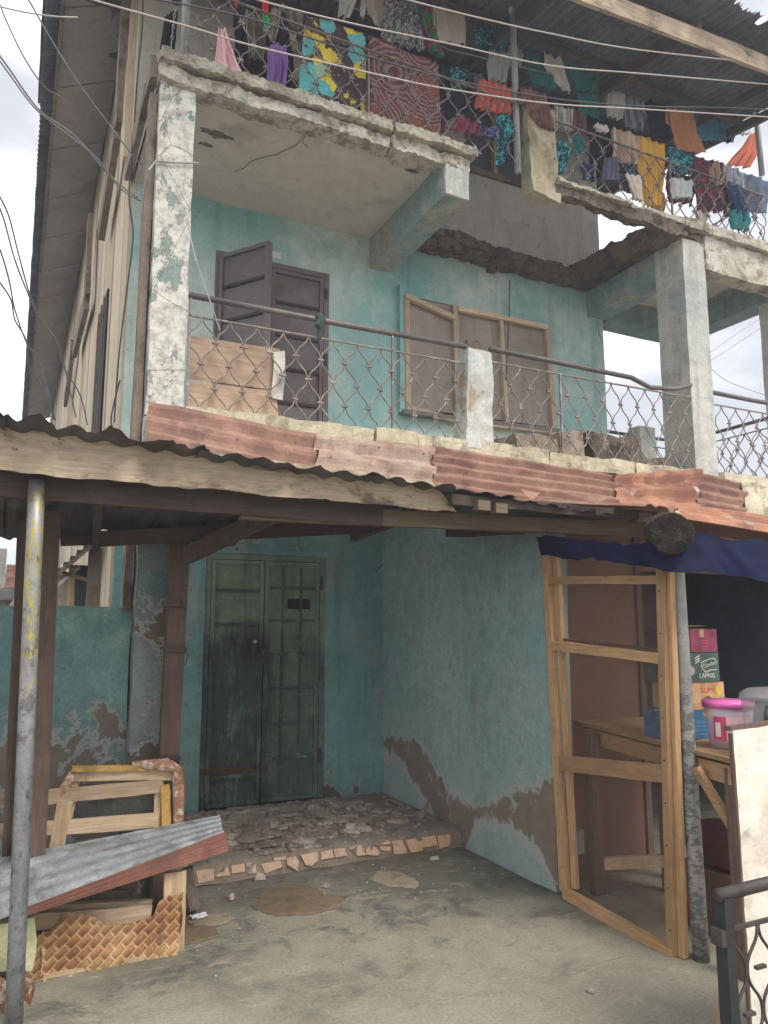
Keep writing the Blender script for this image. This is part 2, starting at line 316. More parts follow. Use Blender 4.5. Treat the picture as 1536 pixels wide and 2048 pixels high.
M_white = weathered('white washed board', (.70, .655, .56), (.78, .74, .66), (.60, .53, .44), .55, 4, patch=(.38, .22, .15), pat=.72, psc=3.5, streak=.25, fine=.1)
M_tarp = plain('blue tarpaulin', (.0055, .008, .036), .75, .3, 5, bump=.3, spec=.15)
M_lat = weathered('tin chimney', (.50, .50, .47), (.58, .57, .53), (.36, .20, .14), .6, 1, streak=.3)

# ------------------------------------------------------------------ geometry helpers
WL = {}
def nv(p, f=1., s=0.): return mnoise.noise_vector(V(p)*f + V((s*13.7, s*7.1, s*3.3)))
class MB:
    def __init__(s): s.v = []; s.f = []
    def add(s, vs, fs):
        b = len(s.v); s.v += [V(p) for p in vs]; s.f += [tuple(i+b for i in f) for f in fs]; return s
    def box(s, a, b):
        (x0, y0, z0), (x1, y1, z1) = a, b
        return s.add([(x0, y0, z0), (x1, y0, z0), (x1, y1, z0), (x0, y1, z0), (x0, y0, z1), (x1, y0, z1), (x1, y1, z1), (x0, y1, z1)],
                     [(3, 2, 1, 0), (4, 5, 6, 7), (0, 1, 5, 4), (1, 2, 6, 5), (2, 3, 7, 6), (3, 0, 4, 7)])
    def bar(s, p0, p1, w, h, up=(0, 0, 1), n=1, jit=0., seed=0, taper=1.):
        p0, p1 = V(p0), V(p1); d = (p1-p0).normalized(); u = V(up); sd_ = d.cross(u).normalized(); u = sd_.cross(d)
        vs = []
        for i in range(n+1):
            t = i/n; c = p0.lerp(p1, t); k = 1+(taper-1)*t
            for a, b in ((-1, -1), (1, -1), (1, 1), (-1, 1)):
                p = c + sd_*(a*w/2*k) + u*(b*h/2*k)
                if jit: p += nv((i*.9+a, b*2.1, seed), 1, seed)*jit
                vs.append(p)
        fs = [(3, 2, 1, 0), tuple(4*n+i for i in range(4))]
        for i in range(n):
            for k in range(4):
                a, b = 4*i+k, 4*i+(k+1) % 4
                fs.append((a, b, b+4, a+4))
        return s.add(vs, fs)
    def tube(s, pts, r, n=6, cap=True):
        pts = [V(p) for p in pts]; vs = []; prev = None
        rr = r if isinstance(r, (list, tuple)) else [r]*len(pts)
        for i, p in enumerate(pts):
            d = (pts[min(i+1, len(pts)-1)]-pts[max(i-1, 0)]).normalized()
            if prev is None: a = d.orthogonal().normalized()
            else: a = (prev - d*prev.dot(d)).normalized()
            prev = a; b = d.cross(a)
            for k in range(n):
                t = 2*math.pi*k/n; vs.append(p + (a*math.cos(t)+b*math.sin(t))*rr[i])
        fs = []
        for i in range(len(pts)-1):
            for k in range(n):
                a, b = i*n+k, i*n+(k+1) % n; fs.append((a, b, b+n, a+n))
        if cap: fs += [tuple(range(n-1, -1, -1)), tuple(range((len(pts)-1)*n, len(pts)*n))]
        return s.add(vs, fs)
    def grid(s, fn, nu, nv_):
        vs = [fn(i/nu, j/nv_) for j in range(nv_+1) for i in range(nu+1)]
        fs = [(j*(nu+1)+i, j*(nu+1)+i+1, (j+1)*(nu+1)+i+1, (j+1)*(nu+1)+i) for j in range(nv_) for i in range(nu)]
        return s.add(vs, fs)
    def hexa(s, P, n=(8, 2, 2), amp=.0, freq=4., seed=0, amp2=0., freq2=20.):
        """a solid between eight corners (bottom ring, top ring) whose skin is broken up by noise"""
        P = [V(p) for p in P]
        def pt(u, v, w):
            lo = P[0].lerp(P[1], u).lerp(P[3].lerp(P[2], u), v); hi = P[4].lerp(P[5], u).lerp(P[7].lerp(P[6], u), v)
            p = lo.lerp(hi, w)
            q = p + (nv(p, freq, seed)*amp if amp else V((0, 0, 0)))
            if amp2: q += nv(p, freq2, seed+5)*amp2
            return q
        a, b, c = n
        for w, fl in ((0, True), (1, False)):
            s.grid2(lambda i, j: pt(i/a, j/b, w), a, b, fl)
        for v, fl in ((0, False), (1, True)):
            s.grid2(lambda i, j: pt(i/a, v, j/c), a, c, fl)
        for u, fl in ((0, True), (1, False)):
            s.grid2(lambda i, j: pt(u, i/b, j/c), b, c, fl)
        s.weld = True
        return s
    def rbox(s, a, b, res=.12, **k):
        (x0, y0, z0), (x1, y1, z1) = a, b
        n = tuple(max(1, round(abs(q)/res)) for q in (x1-x0, y1-y0, z1-z0))
        return s.hexa([(x0, y0, z0), (x1, y0, z0), (x1, y1, z0), (x0, y1, z0), (x0, y0, z1), (x1, y0, z1), (x1, y1, z1), (x0, y1, z1)], n, **k)
    def grid2(s, fn, nu, nw, flip):
        vs = [fn(i, j) for j in range(nw+1) for i in range(nu+1)]; fs = []
        for j in range(nw):
            for i in range(nu):
                q = (j*(nu+1)+i, j*(nu+1)+i+1, (j+1)*(nu+1)+i+1, (j+1)*(nu+1)+i)
                fs.append(q[::-1] if flip else q)
        s.add(vs, fs)
    def corr(s, A, B, C, D, waves, amp, nl=8, jag=0., seed=0, sag=0., crump=0.):
        """corrugated sheet: waves along A-B, ridges running A-D"""
        A, B, C, D = V(A), V(B), V(C), V(D); nrm = (B-A).cross(D-A).normalized(); L = (D-A).length
        def fn(a, t):
            tt = t
            if jag:
                if t == 0: tt = jag/L*(mnoise.noise(V((a*waves*1.3, seed, 0)))+.35*mnoise.noise(V((a*waves*6, seed, 1))))
                if t == 1: tt = 1+jag/L*(mnoise.noise(V((a*waves*1.1, seed+9, 0)))+.35*mnoise.noise(V((a*waves*6, seed+4, 1))))
            p = A.lerp(B, a).lerp(D.lerp(C, a), tt)
            return p + nrm*(amp*math.sin(2*math.pi*a*waves)) + nv(p, 2.2, seed)*(amp*.55)+nv(p, 6, seed+3)*(amp*crump) - V((0, 0, sag*math.sin(math.pi*t)))
        return s.grid(fn, int(waves*8), nl)
    def prism(s, poly, d):
        n = len(poly); poly = [V(p) for p in poly]; d = V(d)
        return s.add(poly+[p+d for p in poly], [tuple(range(n-1, -1, -1)), tuple(range(n, 2*n))] + [(i, (i+1) % n, n+(i+1) % n, n+i) for i in range(n)])
    weld = False
    def mesh(s, name, mat, off=V((0, 0, 0)), smooth=False):
        me = bpy.data.meshes.new(name)
        me.from_pydata([p-off for p in s.v], [], s.f)
        bm = bmesh.new(); bm.from_mesh(me)
        if s.weld: bmesh.ops.remove_doubles(bm, verts=bm.verts, dist=1e-5)
        bmesh.ops.recalc_face_normals(bm, faces=bm.faces)
        bm.to_mesh(me); bm.free()
        if smooth: me.polygons.foreach_set('use_smooth', [True]*len(me.polygons))
        if mat: me.materials.append(mat)
        return me
    def build(s, name, mat, parent=None, smooth=False, local=False, label=None):
        if parent is None:
            xs = [p.x for p in s.v]; ys = [p.y for p in s.v]; zs = [p.z for p in s.v]
            off = V(((min(xs)+max(xs))/2, (min(ys)+max(ys))/2, min(zs)))
        else: off = V((0, 0, 0)) if local else WL[parent.name]
        o = bpy.data.objects.new(name, s.mesh(name, mat, off, smooth)); COL.objects.link(o)
        if parent is None: o.location = off
        else: o.parent = parent
        WL[o.name] = off
        if label: o['label'] = label
        return o
def tag(o, label, cat=None, group=None, kind=None):
    if label: o['label'] = label
    if cat: o['category'] = cat
    if group: o['group'] = group
    if kind: o['kind'] = kind
    return o
def thing(name, label, cat, loc, group=None, rz=0.):
    o = bpy.data.objects.new(name, None); COL.objects.link(o); o.empty_display_size = .1
    o.location = loc; o.rotation_euler = (0, 0, rz); WL[o.name] = V(loc)
    return tag(o, label, cat, group)
def place(me, parent, loc, name, rot=(0, 0, 0)):
    o = bpy.data.objects.new(name, me); COL.objects.link(o); o.parent = parent; o.location = loc; o.rotation_euler = rot
    WL[o.name] = V((0, 0, 0)); return o
def lerpl(L, t):
    if len(L) == 1: return L[0]
    f = t*(len(L)-1); i = min(int(f), len(L)-2); k = f-i
    return tuple(L[i][q]*(1-k)+L[i+1][q]*k for q in range(len(L[0])))

# ================================================================== SETTING
YF, YB = 5.0, 6.4
MB().grid(lambda a, b: V(((a-.5)*110, (b-.5)*110, 0)) + (V((0, 0, 0))), 8, 8).build('far_ground', M_ground)
bpy.data.objects['far_ground'].location.z = -.03; tag(bpy.data.objects['far_ground'], 'beaten earth and cement ground reaching out to the street', kind='structure')
bpy.data.objects['far_ground'].name = 'ground'
g_ = MB().grid(lambda a, b: V((-4+a*13, -3+b*13, mnoise.noise(V((a*9, b*9, 1)))*.006)), 60, 60).build('yard_floor', M_ground, smooth=True)
tag(g_, 'stained grey cement yard floor in front of the house', kind='structure')

# ================================================================== BUILDING
B = thing('apartment_building', 'old three storey teal building with crumbling balconies and laundry', 'building', (.72, YF, 0))
def wall(name, pieces, mat, amp=.004, label=None):
    m = MB()
    for a, b in pieces: m.rbox(a, b, .16, amp=amp, freq=3.)
    return m.build(name, mat, B, label=label)
XL, XR = .72, 5.96
gd0, gd1, gdz = at(397, 1590, y=YB).x, at(648, 1570, y=YB).x, at(525, 1109, y=YB).z
wall('wall', [((XL, YB, 0), (gd0, YB+.2, 2.95)), ((gd1, YB, 0), (3.3, YB+.2, 2.95)), ((gd0, YB, gdz), (gd1, YB+.2, 2.95))], M_low, label='teal wall round the green double door')
d0, d1, dz = at(432, 498, y=YB).x, at(658, 553, y=YB).x, at(545, 525, y=YB).z
w0, w1, wz0, wz1 = at(806, 600, y=YB).x, at(1098, 700, y=YB).x, at(950, 838, y=YB).z, at(950, 620, y=YB).z
wall('wall', [((XL, YB, 2.96), (d0, YB+.2, 5.5)), ((d1, YB, 2.96), (w0, YB+.2, 5.5)), ((w1, YB, 2.96), (XR, YB+.2, 5.5)),
              ((d0, YB, dz), (d1, YB+.2, 5.5)), ((w0, YB, wz1), (w1, YB+.2, 5.5)), ((w0, YB, 2.96), (w1, YB+.2, wz0))], M_up, label='pale teal first floor wall')
u0, u1, uz0 = at(930, 330, y=YB).x, at(1092, 390, y=YB).x, at(1010, 362, y=YB).z
wall('wall', [((XL, YB, 5.505), (1.75, YB+.2, 8.3)), ((3.0, YB, 5.505), (u0, YB+.2, 8.3)), ((u1, YB, 5.505), (XR, YB+.2, 8.3)),
              ((u0, YB, 5.505), (u1, YB+.2, uz0)), ((1.75, YB, 7.7), (3.0, YB+.2, 8.3)), ((u0, YB, 7.5), (u1, YB+.2, 8.3)), ((1.75, YB, 5.505), (3.0, YB+.2, 5.6))], M_grey, label='bare grey top floor wall')  # door-sized gap added to darken the wall where the roof shades it
# rooms behind the openings
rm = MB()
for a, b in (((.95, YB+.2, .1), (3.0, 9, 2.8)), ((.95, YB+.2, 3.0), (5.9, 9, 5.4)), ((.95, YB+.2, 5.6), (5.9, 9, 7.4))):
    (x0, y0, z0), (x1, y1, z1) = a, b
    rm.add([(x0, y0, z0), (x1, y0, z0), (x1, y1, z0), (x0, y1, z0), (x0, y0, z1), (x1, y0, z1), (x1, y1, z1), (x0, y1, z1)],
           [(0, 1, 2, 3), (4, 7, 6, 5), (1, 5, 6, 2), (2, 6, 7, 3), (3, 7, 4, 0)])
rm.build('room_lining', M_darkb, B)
# long side wall in cladding boards, running back
yy = YB+.01
k = 0
while yy < 24:
    wd = .34 + .5*min(1, (yy-6)/8)
    o = MB().rbox((.70+R.uniform(-.008, .008), yy, 0 if yy > 6.7 else 0), (.80, yy+wd-.012, 7.75), 1.2, amp=.006, freq=1).build('cladding_board', M_cream, B)
    yy += wd; k += 1
MB().box((.80, YB+.21, 0), (.90, 24, 7.7)).build('side_wall', M_grey, B)
# shuttered side window, a dark tall slot with pale bars
sw = MB().box((.672, 7.75, 3.2), (.698, 8.75, 5.0)).build('window', M_darkb, B, label='dark barred side window')
for yv in (7.95, 8.2, 8.45):
    MB().tube([(.66, yv, 3.2), (.66, yv, 5.0)], .006, 6).build('window_bar', M_strut, sw)
MB().bar((.68, 6.62, 5.75), (.68, 6.62, 7.8), .1, .08, up=(1, 0, 0), n=4, jit=.006).build('corner_post', M_cream, B)
# struts from wall to eave
for i, (pA, pB, pC) in enumerate((((250, 0), (235, 260), (203, 465)), ((180, 440), (174, 600), (150, 700)), ((146, 690), (140, 740), (131, 802)))):
    q = [at(*p, x=.6) for p in (pA, pB, pC)]
    o = MB().bar(q[0], q[1], .06, .26, up=(0, 1, 0), n=3, jit=.01, seed=i).bar(q[1], q[2], .06, .24, up=(0, 1, 0), n=3, jit=.01, seed=i+4)
    o.build('eave_strut', M_strut, B)
# eave soffit boards on the long side
yy = 3.4
while yy < 23:
    e = .012
    MB().hexa([(.10, yy+e, 7.35), (.68, yy+e, 7.64), (.68, yy+1.2-e, 7.64), (.10, yy+1.2-e, 7.35), (.10, yy+e, 7.37), (.68, yy+e, 7.66), (.68, yy+1.2-e, 7.66), (.10, yy+1.2-e, 7.37)], (3, 4, 1), amp=.008, freq=2).build('soffit_board', M_panel, B)
    yy += 1.2
MB().rbox((.06, 3.3, 7.30), (.098, 23.4, 7.42), .6, amp=.008, freq=1).build('eave_board', M_strut, B)
MB().corr((-.06, 3.2, 7.40), (-.06, 23.5, 7.40), (1.2, 23.5, 8.0), (1.2, 3.2, 8.0), 200, .018, 4).build('roof_sheet', M_roofu, B)

# columns
lc0, lc1 = at(292, 805, y=YF).x, at(367, 805, y=YF).x
MB().rbox((lc0, YF, 2.6), (lc1, YF+.27, 5.42), .09, amp=.012, freq=5, amp2=.005).build('column', M_col, B, label='peeling white and teal corner column')
MB().rbox((lc0-.005, YF, 0), (lc1+.005, YF+.28, 2.598), .09, amp=.012, freq=5, amp2=.004).build('column', M_pier, B, label='ground floor pier with brown bare patches')
MB().bar((lc0-.045, YF+.16, 1.72), (lc0-.03, YF+.14, 5.35), .05, .12, up=(0, 1, 0), n=8, jit=.008).build('corner_board', M_strut, B)
rc0, rc1 = at(1392, 940, y=YF).x, at(1437, 948, y=YF).x
MB().rbox((rc0, YF, 2.6), (rc1, YF+.36, 5.42), .1, amp=.006, freq=3, amp2=.003).build('column', M_colr, B, label='pale square column at the broken end')
MB().rbox((7.19, YF, 2.9), (7.46, YF+.3, 5.12), .14, amp=.008, freq=4).build('column', M_colr, B)
# first floor slab and cream curb
MB().rbox((XL, YF-.02, 2.85), (7.4, YB, 3.0), .2, amp=.006).build('balcony_slab', M_soffit, B)
def curb(x0, x1, za, zb, seed, y0=YF-.06, mat=M_curb, amp=.018):
    return MB().hexa([(x0, y0, za), (x1, y0, za), (x1, YF+.1, za), (x0, YF+.1, za), (x0, y0, zb), (x1, y0, zb), (x1, YF+.1, zb), (x0, YF+.1, zb)],
              (max(3, int((x1-x0)/.06)), 3, 4), amp=amp, freq=5, seed=seed, amp2=.007).build('balcony_curb', mat, B)
curb(lc1, 2.34, 2.93, 3.075, 1); curb(2.36, 2.70, 2.93, 3.085, 2); curb(2.71, 3.95, 2.93, 3.075, 3); curb(3.97, 4.9, 2.93, 3.065, 4); curb(4.92, rc0, 2.93, 3.06, 5)
curb(rc1, 7.4, 2.90, 3.07, 6)
# stub post in the first railing
p0, p1 = at(916, 890, y=YF).x, at(985, 890, y=YF).x
MB().hexa([(3.14, YF-.06, 3.02), (3.40, YF-.06, 3.02), (3.40, YF+.14, 3.02), (3.14, YF+.14, 3.02), (3.19, YF-.04, 3.86), (3.42, YF-.04, 3.84), (3.42, YF+.12, 3.86), (3.19, YF+.12, 3.9)],
          (4, 4, 12), amp=.014, freq=6, seed=3, amp2=.006).build('railing_post', M_stub, B, label='short pale plastered post in the railing')
MB().hexa([(3.20, YF-.02, 3.85), (3.41, YF-.02, 3.83), (3.41, YF+.12, 3.85), (3.20, YF+.12, 3.88), (3.25, YF+.03, 3.95), (3.32, YF+.03, 3.95), (3.32, YF+.09, 3.96), (3.25, YF+.09, 3.97)],
          (4, 4, 3), amp=.02, freq=8, seed=5).build('post_cap', M_break, B)

# top balcony: soffit, fascia, beams, the collapsed middle
bx0, bx1 = at(882, 325, y=YF).x, at(930, 325, y=YF).x
MB().rbox((XL, YF+.02, 5.425), (bx0, YB, 5.53), .2, amp=.006).build('balcony_slab', M_soffit, B)
def rag(pts, name, mat, seed, amp=.03, n=(20, 4, 4), freq=5, amp2=.016, freq2=26):
    return MB().hexa(pts, n, amp=amp, freq=freq, seed=seed, amp2=amp2, freq2=freq2).build(name, mat, B)
def bx8(x0, x1, y0, y1, z0, z1): return [(x0, y0, z0), (x1, y0, z0), (x1, y1, z0), (x0, y1, z0), (x0, y0, z1), (x1, y0, z1), (x1, y1, z1), (x0, y1, z1)]
tx = at(775, 270, y=YF).x
rag(bx8(lc0-.02, tx, YF-.05, YF+.12, 5.40, 5.50), 'fascia', M_fascia, 1, n=(170, 8, 7), amp=.026)
rag(bx8(lc0-.03, tx, YF-.10, YF+.14, 5.515, 5.60), 'fascia', M_cap, 2, n=(170, 8, 7), amp=.018)
rag(bx8(tx+.02, bx1+.02, YF-.06, YF+.12, 5.39, 5.50), 'fascia', M_fascia, 3, n=(64, 8, 7), amp=.028)
rag(bx8(tx+.02, bx1+.05, YF-.12, YF+.14, 5.51, 5.585), 'fascia', M_cap, 4, n=(64, 8, 7), amp=.02)
MB().bar((lc0-.05, YF, 5.50), (lc0-.04, YB, 5.50), .05, .16, n=5, jit=.01).build('slab_edge_board', M_strut, B)
MB().rbox((bx0, YF-.03, 5.12), (bx1, YB, 5.42), .1, amp=.009, freq=5, amp2=.004).build('beam', M_beam, B, label='teal beam end jutting from the soffit')
MB().rbox((bx0+.004, YF-.062, 5.125), (bx1-.004, YF-.033, 5.415), .07, amp=.006, freq=6, amp2=.004).build('beam_face', M_colr, B)
def crackz(px, z, seed):
    pts = []
    for i in range(len(px)-1):
        for k in range(5):
            t = k/5; p = at(px[i][0]*(1-t)+px[i+1][0]*t, px[i][1]*(1-t)+px[i+1][1]*t, z=z); n_ = nv(p, 9, seed)*.025; pts.append(p+V((n_.x, n_.y, 0)))
    return MB().tube(pts, .0022, 4)
for i, px in enumerate(([(470, 345), (510, 318), (555, 308), (590, 292), (612, 262)], [(612, 250), (606, 285), (622, 296)], [(1180, 600), (1230, 575), (1245, 560)])):
    if i < 2: crackz(px, 5.421, i).build('crack', M_darkb, B)
for i, (u, v, r_) in enumerate(((430, 268, .09), (452, 275, .05), (412, 290, .05), (825, 343, .05), (772, 302, .06), (800, 330, .04))):
    c_ = at(u, v, z=5.418); q_ = [c_+V((r_*(.6+1.3*abs(mnoise.noise(V((k*.83, i*3.1, .4)))))*math.cos(k*.1745)*1.2, r_*.5*(.5+1.6*abs(mnoise.noise(V((k*.71, i*2.3, 4.2)))))*math.sin(k*.1745), 0)) for k in range(36)]
    MB().prism(q_, (0, 0, .004)).build('spalled_patch', M_spall, B)
# remains of the slab along the wall, hanging lumps and the ragged strip at the front
P_ = lambda x, y, z: (x, y, z)
rag([(bx1, 6.0, 5.40), (5.70, 6.20, 5.43), (5.70, YB-.01, 5.42), (bx1, YB-.01, 5.42), (bx1, 6.0, 5.53), (5.70, 6.2, 5.52), (5.70, YB-.01, 5.53), (bx1, YB-.01, 5.54)], 'slab_remnant', M_break, 6, amp=.034, n=(110, 9, 7), freq=7, amp2=.024, freq2=27)
rag([(bx1, 5.30, 5.40), (3.42, 5.42, 5.42), (3.55, YB-.02, 5.41), (bx1, YB-.02, 5.40), (bx1, 5.25, 5.55), (3.40, 5.40, 5.54), (3.6, YB-.02, 5.57), (bx1, YB-.02, 5.57)], 'slab_remnant', M_break, 7, amp=.06, n=(18, 40, 7), amp2=.022, freq2=25)
hx0 = at(1106, 370, y=YF).x
rag([(hx0, YF-.06, 5.44), (5.75, YF-.06, 5.40), (5.75, YF+.06, 5.42), (hx0, YF+.06, 5.46), (hx0, YF-.06, 5.53), (5.75, YF-.06, 5.53), (5.75, YF+.10, 5.53), (hx0, YF+.10, 5.54)], 'slab_remnant', M_break, 9, amp=.035, n=(80, 6, 6), amp2=.018, freq2=25)
rag([(hx0, YF-.10, 5.53), (5.0, YF-.1, 5.53), (5.0, YF+.05, 5.53), (hx0, YF+.05, 5.53), (hx0, YF-.08, 5.575), (5.0, YF-.08, 5.575), (5.0, YF+.05, 5.575), (hx0, YF+.05, 5.575)], 'fascia', M_cap, 10, amp=.02, n=(22, 3, 3))
rag([(5.02, YF-.06, 5.53), (6.05, YF-.08, 5.53), (6.05, YF+.1, 5.53), (5.02, YF+.05, 5.53), (5.02, YF-.06, 5.57), (6.05, YF-.08, 5.60), (6.05, YF+.1, 5.60), (5.02, YF+.05, 5.57)], 'fascia', M_cap, 11, amp=.02, n=(20, 3, 3))
rag([(5.50, 5.02, 5.425), (5.99, 5.02, 5.425), (5.99, YB, 5.425), (5.46, YB, 5.425), (5.44, 5.02, 5.56), (5.99, 5.02, 5.56), (5.99, YB, 5.56), (5.36, YB, 5.57)], 'slab_remnant', M_break, 12, amp=.05, n=(14, 60, 6), amp2=.022, freq2=25)
MB().rbox((rc0, YF+.36, 5.12), (rc0+.26, YB, 5.42), .12, amp=.008, freq=4, amp2=.003).build('beam', M_beam, B)
# the end bay that still stands
MB().rbox((rc1, YF-.02, 5.14), (7.4, YF+.16, 5.50), .08, amp=.016, freq=6, amp2=.006).build('beam', M_fascia, B)
rag(bx8(rc0-.02, 7.42, YF-.08, YF+.2, 5.505, 5.60), 'fascia', M_cap, 14, n=(26, 4, 3), amp=.02)
MB().rbox((rc0+.27, YF+.17, 5.42), (7.4, 6.62, 5.50), .3, amp=.006).build('balcony_slab', M_soffit, B)
MB().rbox((rc0+.27, YB-.02, 5.10), (7.15, YB+.2, 5.418), .15, amp=.006).build('beam', M_beam, B)
MB().rbox((7.15, YF+.17, 5.10), (7.4, 6.6, 5.418), .15, amp=.006).build('beam', M_beam, B)
# hanging stub post of the top railing
hp0, hp1 = at(1058, 300, y=YF).x, at(1104, 300, y=YF).x
MB().hexa([(hp0+.01, YF-.03, 5.42), (hp1+.03, YF-.05, 5.36), (hp1+.03, YF+.12, 5.42), (hp0+.01, YF+.12, 5.44), (hp0-.04, YF-.05, 6.25), (hp1, YF-.05, 6.25), (hp1, YF+.15, 6.27), (hp0-.04, YF+.15, 6.27)],
          (5, 4, 14), amp=.02, freq=6, seed=6, amp2=.008).build('railing_post', M_post, B, label='yellowed stub post hanging over the gap')

# roof: rafters, sheets, fascia board
def roofz(x, y): return 7.10 + (y-5)*.17
for i in range(9):
    xa = -.1+i*.79
    MB().corr((xa, 3.95, roofz(0, 3.95)+.1), (xa+.82, 3.95, roofz(0, 3.95)+.1), (xa+.82, 9.5, roofz(0, 9.5)+.1), (xa, 9.5, roofz(0, 9.5)+.1), 9, .017, 10, jag=.22 if i in (5, 6, 7) else .06, seed=i).build('roof_sheet', M_roofu, B)
for i in range(5):
    y_ = 4.35+i*.85
    MB().bar((-.05, y_, roofz(0, y_)+.045), (7.0, y_, roofz(0, y_)+.045), .05, .07, n=8, jit=.008, seed=i).build('purlin', M_darkx, B)
for x_ in (1.0, 2.4, 3.8, 5.2, 6.5, 6.95):
    MB().bar((x_, 4.2, roofz(0, 4.2)-.035), (x_, 9.3, roofz(0, 9.3)-.035), .05, .1, n=6, jit=.006, seed=x_).build('rafter', M_darkx, B)
f0, f1 = at(1180, -6, y=4.2), at(1560, 140, y=4.2)
dv = (f1-f0)/(f1.x-f0.x)
MB().bar(f0+dv*(-5.0), f1+dv*.6, .035, .17, n=20, jit=.008, seed=2).build('fascia_board', M_board, B, label='grey weathered roof edge board')

# ------------------------------------------------ doors and windows
def quadpanel(m, x0, x1, z0, z1, y, t, f):
    pass
def door_leaf(parent, X0, X1, Z0, Z1, Y, mat, rows, cols=1, cross=False, name='door_leaf', hinge=None, ang=0., th=.03):
    m = MB(); w = X1-X0
    m.box((X0, Y, Z0), (X1, Y+th, Z1))
    fr = .035
    for a, b in (((X0, Z0), (X0+fr, Z1)), ((X1-fr, Z0), (X1, Z1)), ((X0+fr, Z0), (X1-fr, Z0+fr)), ((X0+fr, Z1-fr), (X1-fr, Z1))):
        m.box((a[0], Y-.026, a[1]), (b[0], Y-.001, b[1]))
    rb = MB(); rows = sorted(rows); zs = [Z0+fr] + rows + [Z1-fr]
    for z in rows: rb.box((X0+fr, Y-.022, z-.013), (X1-fr, Y-.001, z+.013))
    for c in range(1, cols):
        xx = X0+w*c/cols
        for a, b in zip(zs[:-1], zs[1:]): rb.box((xx-.009, Y-.018, a+.014), (xx+.009, Y-.001, b-.014))
    if cross:
        for a, b in zip(zs[:-1], zs[1:]):      # shallow pressed pyramid in each panel
            c = V(((X0+X1)/2, Y-.03, (a+b)/2)); q = [V((X0+fr, Y-.001, a+.011)), V((X1-fr, Y-.001, a+.011)), V((X1-fr, Y-.001, b-.011)), V((X0+fr, Y-.001, b-.011))]
            m.add(q+[c], [(0, 1, 4), (1, 2, 4), (2, 3, 4), (3, 0, 4)])
    if hinge is not None:
        h = V((hinge, Y, 0)); r = Matrix.Rotation(ang, 3, 'Z')
        m.v = [r @ (p-h) + h for p in m.v]; rb.v = [r @ (p-h) + h for p in rb.v]
    for k_ in range(0, len(rb.v), 8):
        q_ = MB(); q_.add(rb.v[k_:k_+8], rb.f[:6]); q_.build('door_rib', M_ribg if mat is M_doorg else M_ribb, parent)
    return m.build(name, mat, parent)
# ground floor double door
D = MB().box((gd0, YB+.02, .14), (gd0+.05, YB+.12, gdz)).box((gd1-.05, YB+.02, .14), (gd1, YB+.12, gdz)).box((gd0+.05, YB+.02, gdz-.05), (gd1-.05, YB+.12, gdz)).build('door', M_doorg, B, label='rusty dark green steel double door')
mid = at(527, 1350, y=YB).x
zr = lambda y: at(585, y, y=YB+.04).z
lf = door_leaf(D, gd0+.055, mid-.005, .145, gdz-.055, YB+.05, M_doorg, [at(465, 1180, y=YB).z, at(465, 1248, y=YB).z, at(465, 1555, y=YB).z])
lf2 = door_leaf(D, mid+.005, gd1-.055, .145, gdz-.055, YB+.05, M_doorg, [zr(1176), zr(1241), zr(1308), zr(1376), zr(1446), zr(1514)], cols=3)
hz = at(598, 1207, y=YB+.03)
for a, b in ((576, 600), (604, 620)):
    MB().box((at(a, 1200, y=YB+.03).x, YB+.028, at(590, 1218, y=YB+.03).z), (at(b, 1200, y=YB+.03).x, YB+.036, at(590, 1198, y=YB+.03).z)).build('door_vent', M_darkb, D)
MB().tube([at(510, 1283, y=YB+.035), at(510, 1283, y=YB)], .016, 10).build('door_knob', M_pipe, D)
MB().box((mid-.02, YB+.005, 1.30), (mid+.02, YB+.035, 1.42)).build('bolt', M_blackiron, D)
for z in (.5, 1.2, 2.0):
    MB().tube([(gd1-.04, YB+.01, z-.06), (gd1-.04, YB+.01, z+.06)], .014, 8).build('hinge', M_blackiron, D)
# first floor double door, one leaf ajar
D2 = MB().box((d0, YB-.01, 3.0), (d0+.05, YB+.1, dz)).box((d1-.05, YB-.01, 3.0), (d1, YB+.1, dz)).box((d0+.05, YB-.01, dz-.05), (d1-.05, YB+.1, dz)).build('door', M_doorb, B, label='dark brown steel double door with its first leaf ajar')
mid2 = at(543, 600, y=YB).x
rows = [3.0+(dz-3.05)*k/6 for k in range(1, 6)]
door_leaf(D2, mid2, d1-.055, 3.02, dz-.055, YB+.02, M_doorb, rows, cross=True)
yq = YB*(dz-.055-HC)/(at(541, 483, y=YB).z-HC); fe = at(541, 483, y=yq); hx = at(444, 505, y=YB-.02).x
wl_ = math.hypot(fe.x-hx, fe.y-(YB-.02))
door_leaf(D2, hx, hx+wl_, 3.02, dz-.055, YB-.02, M_doorb, rows, cross=True, hinge=hx, ang=math.atan2(fe.y-(YB-.02), fe.x-hx))
for z in (3.4, 4.1, 4.75):
    MB().tube([(d1-.03, YB-.02, z-.05), (d1-.03, YB-.02, z+.05)], .014, 8).build('hinge', M_blackiron, D2)
pm = MB(); a = at(540, 501, y=YB-.006); b = at(561, 520, y=YB-.006); pm.box((a.x, YB-.012, b.z), (b.x, YB-.006, a.z))
pl = pm.build('notice_card', plain('card white', (.60, .57, .55), .7, .1, 30), B, label='small white card above the brown door')
